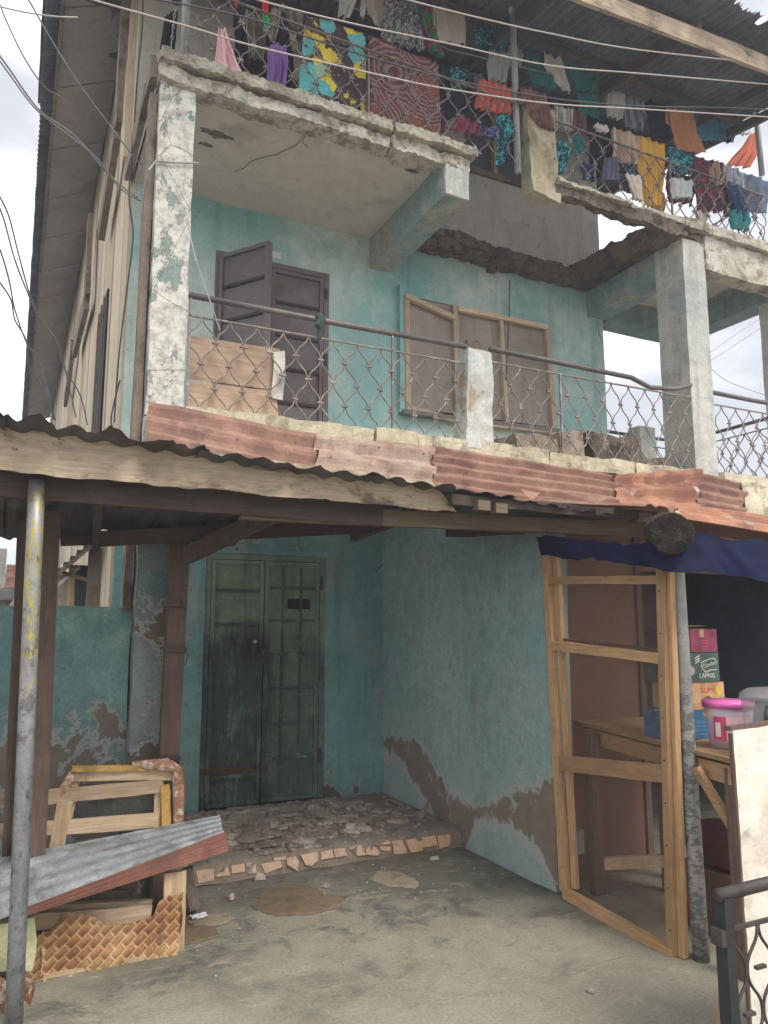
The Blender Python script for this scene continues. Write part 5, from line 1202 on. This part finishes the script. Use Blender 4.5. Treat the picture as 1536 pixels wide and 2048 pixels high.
Cl('trousers', 'purple trousers hooked on the top railing', [(533, 90), (538, 128), (532, 172)], [(572, 88), (577, 128), (573, 176)], YO, 'purple', folds=3, drape=False)
Cl('ribbon', 'red ribbon end hanging near the corner pipe', [(468, -20), (472, 12)], [(480, -20), (474, 14)], YI, 'ribbon', folds=1, drape=False)
Cl('ribbon', 'hot red ribbon strip with a green end', [(522, -20), (524, 30)], [(537, -20), (536, 32)], YI, 'ribbon', folds=1, drape=False)
Cl('ribbon', 'bright green ribbon strip under the red one', [(524, 32), (528, 60)], [(536, 33), (538, 60)], YI, 'green', folds=1, drape=False)
Cl('cloth', 'crumpled khaki cloth left of the flower wrapper', [(545, 14), (538, 50), (540, 78)], [(562, 18), (560, 52), (552, 80)], YI, 'khaki', folds=2)
Cl('cloth', 'grey brown ribbed cloth next to the flower wrapper', [(560, 8), (585, 60)], [(608, 24), (606, 62)], YI, 'gbrown', folds=5)
Cl('cloth', 'narrow khaki strip hanging below the ribbed cloth', [(572, 60), (582, 95)], [(588, 62), (594, 102)], YI, 'khaki', folds=1, drape=False)
Cl('cloth', 'black garments hanging in the dark by the pipe', [(470, 0), (470, 150)], [(560, 10), (555, 165)], YF+.3, 'black', folds=6)
Cl('wrapper', 'yellow and turquoise flower print wrapper over the top railing', [(612, 28), (603, 110), (596, 188)], [(732, 66), (731, 140), (728, 222)], YI, 'flower', folds=3.5, amp=.012)
Cl('wrapper', 'maroon spiral print wrapper over the top railing', [(738, 70), (738, 150), (738, 236)], [(877, 126), (879, 200), (881, 280)], YI, 'maroon', folds=3, amp=.012)
YL = YF+.35
Cl('shirt', 'white shirt tail with two points at the top edge', [(676, -30), (678, 0), (676, 28)], [(715, -30), (712, 0), (698, 36)], YL, 'white', folds=2, drape=False)
Cl('cloth', 'narrow white strip between the white shirt tail and dress', [(722, -20), (722, 30)], [(730, -20), (728, 36)], YL, 'white', folds=1, drape=False)
Cl('shirt', 'white sleeve hanging beside the grey print dress', [(728, -20), (738, 20), (752, 48)], [(768, -20), (766, 20), (764, 54)], YL, 'beige', folds=1.5, drape=False)
Cl('dress', 'grey leaf print dress above the maroon wrapper', [(768, -40), (764, 40), (760, 82)], [(828, -30), (836, 50), (845, 105)], YL-.05, 'greyp', folds=5, amp=.03, hem=.05)
Cl('dress', 'green and magenta print dress on the line', [(832, -10), (832, 45), (850, 95)], [(866, 6), (872, 70), (886, 115)], YL-.02, 'multi', folds=3, amp=.03)
Cl('shirt', 'cream shirt with long sleeves hanging upside down', [(866, 8), (868, 45), (882, 84)], [(928, 14), (936, 55), (934, 90)], YL-.04, 'beige', folds=2)
Cl('cloth', 'turquoise flecked dark blouse under the roof', [(950, 52), (952, 88)], [(1014, 60), (1012, 100)], YL, 'tealp', folds=3)
Cl('cloth', 'pale sheet end fading behind the cream shirt', [(934, 22), (936, 46)], [(972, 30), (970, 50)], YL+.1, 'pale', folds=2)
Cl('cloth', 'dark navy garment hanging between wrapper and red cloth', [(882, 126), (886, 190), (892, 240)], [(948, 150), (944, 200), (935, 225)], YI, 'dark', folds=6)
Cl('towel', 'coral red towel over the top railing', [(958, 155), (954, 190), (950, 218)], [(1027, 178), (1025, 205), (1022, 232)], YI, 'red', folds=5)
Cl('trousers', 'dusty maroon shorts poked through the railing', [(918, 232), (900, 262)], [(960, 248), (958, 272)], YO, 'dpink', folds=3, drape=False)
Cl('cloth', 'indigo print cloth beside the maroon shorts', [(958, 250), (960, 270)], [(996, 258), (994, 282)], YO, 'bluep', folds=3, drape=False)
Cl('cloth', 'turquoise print cloth knotted in the railing below the red towel', [(994, 228), (990, 258), (998, 285), (994, 330)], [(1014, 226), (1030, 258), (1012, 285), (1006, 328)], YO, 'tealp', folds=2, drape=False, amp=.03)
Cl('cloth', 'brown ribbed cloth draped over the yellowed stub post', [(1038, 172), (1058, 220), (1080, 250)], [(1092, 190), (1106, 225), (1112, 262)], YF-.075, 'brown', folds=4)
Cl('towel', 'grey striped towel right of the stub post', [(1108, 210), (1108, 255)], [(1146, 219), (1143, 266)], YI, 'stripe', folds=3)
Cl('dress', 'long teal dress hanging inside the balcony', [(1050, 72), (1048, 130), (1068, 170)], [(1090, 95), (1098, 150), (1110, 182)], YL+.1, 'teal', folds=2, amp=.03)
Cl('shirt', 'white shirt slung between teal clothes', [(1086, 88), (1090, 132), (1120, 172)], [(1116, 108), (1132, 140), (1141, 186)], YL+.05, 'white', folds=2, drape=False)
Cl('shirt', 'teal uniform shirt with cuffed sleeve', [(1124, 116), (1142, 150), (1158, 180)], [(1168, 132), (1200, 155), (1196, 186)], YL+.08, 'teal', folds=3)
Cl('skirt', 'teal skirt hanging below the uniform shirt', [(1152, 186), (1156, 228)], [(1196, 190), (1196, 240)], YL+.08, 'teal', folds=3, drape=False)
Cl('cloth', 'small turquoise print cloth right of the stub post', [(1106, 288), (1108, 318), (1116, 344)], [(1124, 280), (1142, 306), (1126, 348)], YO, 'tealp', folds=2, drape=False)
Cl('cloth', 'teal garment low behind the railing', [(1142, 268), (1150, 305)], [(1160, 272), (1182, 312)], YI+.1, 'teal', folds=2, drape=False)
Cl('cloth', 'navy cloth low behind the railing', [(1162, 325), (1166, 360)], [(1190, 330), (1188, 364)], YI+.1, 'navy', folds=2, drape=False)
Cl('shorts', 'slate grey shorts stuffed in the railing', [(1206, 318), (1198, 362)], [(1236, 314), (1236, 362)], YO, 'slate', folds=3, drape=False)
Cl('towel', 'tan striped towel over the second top railing', [(1226, 254), (1230, 322)], [(1278, 272), (1276, 328)], YI, 'tan', folds=3)
Cl('skirt', 'gold skirt over the second top railing', [(1278, 268), (1276, 330), (1290, 410)], [(1331, 290), (1330, 345), (1326, 415)], YI, 'gold', folds=4, amp=.022, hem=.06)
Cl('shirt', 'pale blouse caught low in the railing', [(1250, 348), (1266, 398)], [(1282, 352), (1284, 402)], YO, 'beige', folds=3, drape=False)
Cl('cloth', 'grey blue cloth between blouse and slate shorts', [(1236, 345), (1240, 380)], [(1262, 352), (1266, 386)], YI, 'slate', folds=2, drape=False)
Cl('cloth', 'turquoise leaf print cloth right of the gold skirt', [(1338, 292), (1338, 346)], [(1384, 308), (1384, 352)], YI, 'tealp', folds=3)
Cl('bag', 'crumpled pale cap shaped cloth in the railing', [(1342, 354), (1345, 398)], [(1386, 362), (1384, 396)], YO, 'pale', folds=3, drape=False, amp=.03)
Cl('wrapper', 'dark floral wrapper right of the turquoise leaf cloth', [(1386, 310), (1384, 360), (1390, 424)], [(1446, 328), (1456, 372), (1448, 424)], YI, 'floral', folds=3.5)
Cl('towel', 'blue grey striped towel near the roof corner pipe', [(1446, 326), (1450, 362)], [(1490, 346), (1490, 380)], YI, 'bstripe', folds=3)
Cl('trousers', 'washed denim trousers at the end of the top railing', [(1490, 346), (1480, 380), (1478, 420)], [(1545, 366), (1540, 400), (1535, 430)], YI, 'jean', folds=3)
Cl('cloth', 'navy cloth hanging low near the picture edge', [(1450, 362), (1470, 420)], [(1482, 372), (1492, 455)], YO+.03, 'navy', folds=2, drape=False)
Cl('cloth', 'pale tan rag hanging under the railing', [(1388, 418), (1395, 448)], [(1410, 422), (1412, 452)], YI, 'beige', folds=2, drape=False)
Cl('wrapper', 'orange wrapper hanging from the roof line', [(1334, 212), (1346, 262), (1360, 300)], [(1384, 224), (1392, 268), (1412, 306)], YF+.3, 'orange', folds=3)
Cl('cloth', 'blue cloth next to the orange wrapper', [(1384, 222), (1394, 262), (1404, 282)], [(1460, 232), (1476, 262), (1470, 276)], YF+.35, 'blue', folds=5, amp=.03)
Cl('cloth', 'pale grey shirt right of the blue cloth', [(1462, 230), (1478, 268)], [(1504, 232), (1500, 268)], YF+.32, 'pale', folds=3)
Cl('cloth', 'red orange cloth blown behind the roof corner pipe', [(1500, 268), (1478, 300), (1452, 330)], [(1516, 262), (1516, 300), (1500, 335)], YF+.38, 'redorange', folds=3)
Cl('cloth', 'blackened cloth dangling beyond the corner of the top balcony', [(330, 30), (318, 110), (300, 178)], [(356, 20), (350, 100), (330, 150)], YF+.15, 'black', folds=4)
Cl('cloth', 'small torn grey rag flapping at the balcony corner', [(304, 130), (284, 176)], [(322, 118), (300, 172)], YF+.3, 'pale', folds=2, drape=False)
EX = [
 ('cloth', 'dark striped cloth filling the gap left of the purple trousers', (492, 20, 530, 30, 526, 120, 496, 112), 'gbrown', YI+.12),
 ('cloth', 'olive cloth half hidden behind the flower wrapper edge', (592, 70, 618, 80, 612, 170, 590, 160), 'khaki', YI+.10),
 ('cloth', 'faded maroon cloth edging the spiral wrapper', (872, 132, 896, 140, 890, 262, 874, 268), 'dpink', YI+.06),
 ('shirt', 'charcoal shirt behind the coral towel', (926, 140, 968, 152, 962, 232, 930, 226), 'slate', YI+.15),
 ('cloth', 'dark print cloth low behind the knotted turquoise cloth', (1000, 236, 1034, 246, 1030, 318, 1004, 312), 'bluep', YI+.10),
 ('cloth', 'pale inner cloth beside the grey pipe', (1020, 90, 1042, 98, 1040, 136, 1022, 130), 'pale', YL+.1),
 ('cloth', 'brown cloth behind the grey striped towel', (1140, 214, 1172, 226, 1168, 290, 1142, 284), 'brown', YI+.14),
 ('cloth', 'white pegged socks in a row on the line', (1192, 246, 1214, 252, 1213, 266, 1192, 260), 'white', YI+.02),
 ('trousers', 'dark trousers hanging between striped towel and tan towel', (1176, 232, 1226, 248, 1222, 340, 1180, 330), 'black', YI+.12),
 ('cloth', 'faded blue cloth under the tan towel', (1262, 318, 1288, 326, 1284, 378, 1264, 372), 'jean', YI+.05),
 ('cloth', 'maroon cloth peeping below the turquoise leaf cloth', (1336, 345, 1392, 352, 1386, 410, 1340, 404), 'dpink', YI+.08),
 ('skirt', 'ochre underskirt hanging lower than the gold skirt', (1300, 380, 1330, 386, 1326, 428, 1304, 424), 'gold', YI+.06),
 ('cloth', 'green print cloth at the end of the floral wrapper', (1440, 345, 1470, 355, 1466, 412, 1444, 408), 'multi', YI+.06),
 ('cloth', 'grey cloth under the blue grey striped towel', (1448, 372, 1494, 384, 1488, 440, 1452, 432), 'slate', YI+.08),
 ('cloth', 'deep teal cloth bunched at the picture edge', (1466, 418, 1500, 424, 1494, 462, 1462, 456), 'teal', YO+.02),
 ('cloth', 'dark cloth behind the orange wrapper', (1296, 196, 1342, 208, 1336, 280, 1300, 270), 'dark', YF+.45),
 ('cloth', 'indigo cloth beside the blue one under the roof', (1430, 226, 1470, 232, 1466, 286, 1434, 280), 'bluep', YF+.4)]
EX += [
 ('shirt', 'pale grey shirt between the cream shirt and the grey pipe', (980, 96, 1020, 108, 1014, 168, 978, 158), 'pale', YL+.06),
 ('cloth', 'bright turquoise cloth over the railing left of the coral towel', (900, 132, 932, 140, 928, 186, 902, 180), 'tealp', YI-.01),
 ('cloth', 'white vest hanging past the teal skirt', (1214, 176, 1248, 188, 1242, 240, 1216, 230), 'white', YL+.1),
 ('cloth', 'striped blue cloth right of the dark hanging cloth', (1250, 190, 1290, 202, 1284, 262, 1254, 252), 'bstripe', YL+.12),
 ('towel', 'ochre towel tucked between floral wrapper and striped towel', (1420, 318, 1450, 328, 1446, 372, 1422, 364), 'tan', YI-.005),
 ('cloth', 'coral cloth low at the end of the top railing', (1498, 360, 1530, 370, 1526, 420, 1500, 412), 'red', YI+.03)]
for nm_, lb_, q_, mt_, y_ in EX:
    Cl(nm_, lb_, [(q_[0], q_[1]), ((q_[0]+q_[6])/2-3, (q_[1]+q_[7])/2), (q_[6], q_[7])], [(q_[2], q_[3]), ((q_[2]+q_[4])/2+4, (q_[3]+q_[5])/2), (q_[4], q_[5])], y_, mt_, folds=3)
ch = MB()
for k in range(9):
    p = at(350-k*1.2, 20+k*11, y=YF+.02); rng = [p+V((.008*math.cos(t*.785)*(1 if k % 2 else .3), .008*math.cos(t*.785)*(.3 if k % 2 else 1), .018*math.sin(t*.785))) for t in range(9)]
    ch.tube(rng, .003, 4)
tag(ch.build('chain', M_pipe), 'short steel chain hanging by the corner pipe', 'chain')
for i, (px, yy_) in enumerate((([(660, -5), (900, 100), (1110, 150)], YL), ([(1330, 212), (1420, 222), (1510, 228)], YF+.33))):
    tag(MB().tube([at(u, v, y=yy_+.01) for u, v in px], .004, 5).build('clothes_line', M_pipe), ['clothes line stretched inside the top balcony', 'clothes line tied to the roof corner pipe'][i], 'line')

# ================================================================== CABLES
M_wl = plain('pale cable', (.42, .38, .35), .6, .15, 20); M_wd = plain('black cable', (.05, .05, .055), .6, .2, 20); M_wg = plain('grey cable', (.20, .20, .21), .6, .2, 20)
def smooth_pts(q, n=6):
    out = []
    for i in range(len(q)-1):
        a, b, c, d = q[max(i-1, 0)], q[i], q[i+1], q[min(i+2, len(q)-1)]
        for k in range(n):
            t = k/n; out.append(.5*((2*b)+(c-a)*t+(2*a-5*b+4*c-d)*t*t+(3*b-a-3*c+d)*t**3))
    return out+[q[-1]]
def cable(label, px, ys, mat, r=.006, group='overhead service cables'):
    n = len(px); q = []
    for i, (u, v) in enumerate(px):
        y = ys if not isinstance(ys, tuple) else ys[0]+(ys[1]-ys[0])*i/(n-1); q.append(at(u, v, y=y))
    return tag(MB().tube(smooth_pts(q), r, 6).build('cable', mat, smooth=True), label, 'cable', group)
cable('pale cable crossing lowest over the printed wrappers', [(100, -30), (187, 0), (384, 55), (512, 93), (768, 152), (896, 178), (1100, 207), (1280, 218), (1600, 238)], 4.3, M_wl)
cable('black cable sagging across the flower wrapper', [(250, -15), (320, 0), (384, 12), (512, 40), (700, 102), (896, 157), (1100, 196), (1280, 212), (1480, 216), (1600, 226)], 4.35, M_wd)
cable('pale cable crossing above the flower wrapper', [(400, -40), (517, 0), (700, 46), (896, 87), (1100, 131), (1280, 147), (1600, 174)], 4.25, M_wl)
cable('uppermost pale cable crossing the roof shadow', [(740, -25), (817, 0), (960, 36), (1100, 67), (1280, 100), (1600, 134)], 4.2, M_wl)
cable('white loose wire end sticking out at the top left', [(-20, 8), (20, 18), (60, 26), (110, 33), (155, 35)], 4.4, M_wl, .005)
LG = 'service wires sagging to the side wall'
cable('wire dropping from the top left to the slab edge board', [(40, -25), (62, 8), (100, 75), (145, 148), (185, 205), (225, 258), (265, 310), (285, 330)], (4.4, 5.3), M_wg, .005, LG)
cable('wire looping past the white loose end', [(-10, -20), (12, 40), (50, 118), (90, 175), (125, 195), (152, 225), (165, 262)], (4.4, 5.6), M_wg, .004, LG)
cable('upper of two wires tied off under the slab', [(-20, 85), (20, 140), (60, 198), (90, 230), (150, 272), (200, 330), (240, 370), (275, 395)], (4.4, 5.2), M_wg, .005, LG)
cable('lower of two wires tied off under the slab', [(-20, 95), (20, 150), (60, 205), (88, 233), (130, 265), (190, 312), (215, 345), (245, 380), (280, 402)], (4.4, 5.2), M_wg, .005, LG)
cable('wire descending through the grey sky past the eave', [(-20, 360), (15, 425), (35, 500), (60, 590), (85, 640), (118, 690), (135, 760), (152, 835)], (4.4, 6.5), M_wg, .005, LG)
cable('spliced wire sagging close to the eave board', [(-10, 395), (8, 440), (30, 520), (55, 585), (75, 630), (110, 680), (128, 735), (160, 790), (175, 850)], (4.4, 6.4), M_wg, .005, LG)
cable('left hand low wire curling to the canopy', [(-20, 470), (0, 500), (18, 560), (30, 620), (55, 690), (75, 715), (100, 800), (110, 840)], (4.4, 5.8), M_wg, .005, LG)
cable('lowest wire curling to the canopy at the picture edge', [(-30, 520), (0, 565), (22, 600), (30, 640), (52, 680), (60, 735), (85, 775), (108, 838)], (4.4, 5.8), M_wg, .005, LG)
cable('wire running down the corner of the cladding', [(286, 0), (284, 60), (275, 150), (268, 250), (262, 330), (258, 400), (266, 470), (255, 570), (240, 690), (232, 790), (228, 845)], (5.9, 5.9), M_wd, .006, 'wires fixed to the side wall')
cable('short wire hanging beside the barred side window', [(240, 760), (232, 790), (222, 840), (230, 870)], 5.7, M_wd, .006, 'wires fixed to the side wall')
cable('thin far cable right of the pale column, upper', [(1400, 720), (1470, 670), (1560, 612)], 14, M_wg, .009, 'far cables past the end bay')
cable('thin far cable right of the pale column, lower', [(1400, 735), (1470, 690), (1560, 630)], 14, M_wg, .009, 'far cables past the end bay')
cable('sagging far cable beyond the end bay', [(1424, 738), (1460, 765), (1560, 800)], 14, M_wg, .009, 'far cables past the end bay')

# ================================================================== BEHIND THE YARD WALL
LT = thing('lean_to_shed', 'patched timber lean-to with a pale tin eave against the side wall', 'shed', (.4, 7.6, 0))
e0, e1 = at(112, 1152, y=7.3), at(196, 1080, y=6.7)
MB().bar(e0, e1, .03, .07, up=(0, 1, 0), n=4, jit=.006).build('eave_rail', M_strut, LT)
MB().corr(e0+V((0, 0, .05)), e1+V((0, 0, .05)), e1+V((.05, 1.6, .05)), e0+V((.0, 1.6, .05)), 6, .012, 4).build('roof_sheet', M_zinc, LT)
MB().bar(at(116, 1142, y=7.35), at(198, 1168, y=7.1), .03, .06, up=(0, 1, 0)).build('brace', M_strut, LT)
MB().bar(at(192, 1095, y=7.1), at(186, 1215, y=7.1), .12, .04, up=(0, 1, 0), n=3, jit=.005).build('post', M_strut, LT)
MB().box((at(145, 1200, y=7.9).x, 7.9, .4), (at(182, 1200, y=7.9).x, 7.95, 2.2)).build('doorway', M_dark, LT)
MB().bar(at(144, 1130, y=7.8), at(142, 1215, y=7.8), .05, .05, up=(0, 1, 0)).build('post', M_framex, LT)
MB().bar(at(118, 1168, y=7.5), at(152, 1140, y=7.3), .03, .12, up=(0, 1, 0)).build('eave_board', M_white, LT)
for i in range(4):
    u = 105+i*9; MB().bar(at(u, 1260, y=8.2), at(u, 1172 if i < 2 else 1150, y=8.2), .11, .03, up=(0, 1, 0), n=3, jit=.004, seed=i).build('wall_plank', M_cream, LT)
HS = thing('distant_house', 'distant low house with a red tiled roof and a pale tin chimney', 'house', (at(25, 1200, y=16).x, 16, 0))
a, b_ = at(8, 1182, y=16), at(50, 1150, y=16.5)
MB().hexa([(a.x, 16, a.z), (b_.x, 16, a.z), (b_.x, 18, b_.z+.1), (a.x, 18, b_.z+.1), (a.x, 16, a.z+.06), (b_.x, 16, a.z+.06), (b_.x, 18, b_.z+.3), (a.x, 18, b_.z+.3)], (6, 4, 1), amp=.01).build('roof', M_rusto, HS)
MB().box((a.x, 16.2, 0), (b_.x, 18, a.z+.02)).build('wall', M_cream, HS)
c = at(8, 1100, y=15.5); MB().box((at(-25, 1100, y=15.5).x, 15.2, 0), (at(14, 1100, y=15.5).x, 15.8, c.z)).build('chimney', M_lat, HS)
SD = thing('garden_shed', 'dark roofed shack just above the yard wall at the picture edge', 'shed', (-.3, 10, 0))
a, b_ = at(-60, 1193, y=10), at(36, 1186, y=10)
MB().hexa([(a.x, 9.6, a.z-.08), (b_.x, 9.6, a.z-.08), (b_.x, 11, a.z+.1), (a.x, 11, a.z+.1), (a.x, 9.6, a.z-.04), (b_.x, 9.6, a.z-.04), (b_.x, 11, a.z+.14), (a.x, 11, a.z+.14)], (4, 2, 1), amp=.01).build('roof', M_zincd, SD)
for i in range(8):
    xx = a.x+(b_.x-a.x)*i/8; MB().box((xx, 9.9, 0), (xx+(b_.x-a.x)/8-.01, 9.94, a.z-.03)).build('wall_plank', M_cream, SD)
MB().bar(at(20, 1215, y=9.4), at(46, 1180, y=9.4), .04, .1, up=(0, 1, 0)).build('barge_board', M_white, SD)

# ================================================================== HAZE
hz_ = MB().box((-58, -58, -1), (58, 58, 9.2)).build('haze', None)  # added volume that lifts the blacks like veiling lens glare
hm = bpy.data.materials.new('glare veil haze'); hm.use_nodes = True; t_ = hm.node_tree; t_.nodes.clear()
pv = t_.nodes.new('ShaderNodeVolumePrincipled'); pv.inputs['Density'].default_value = .006; pv.inputs['Color'].default_value = (.86, .9, 1, 1); pv.inputs['Anisotropy'].default_value = .3
ho = t_.nodes.new('ShaderNodeOutputMaterial'); t_.links.new(pv.outputs[0], ho.inputs['Volume'])
hz_.data.materials.append(hm); tag(hz_, 'thin haze added over the whole yard in place of lens glare', kind='stuff')
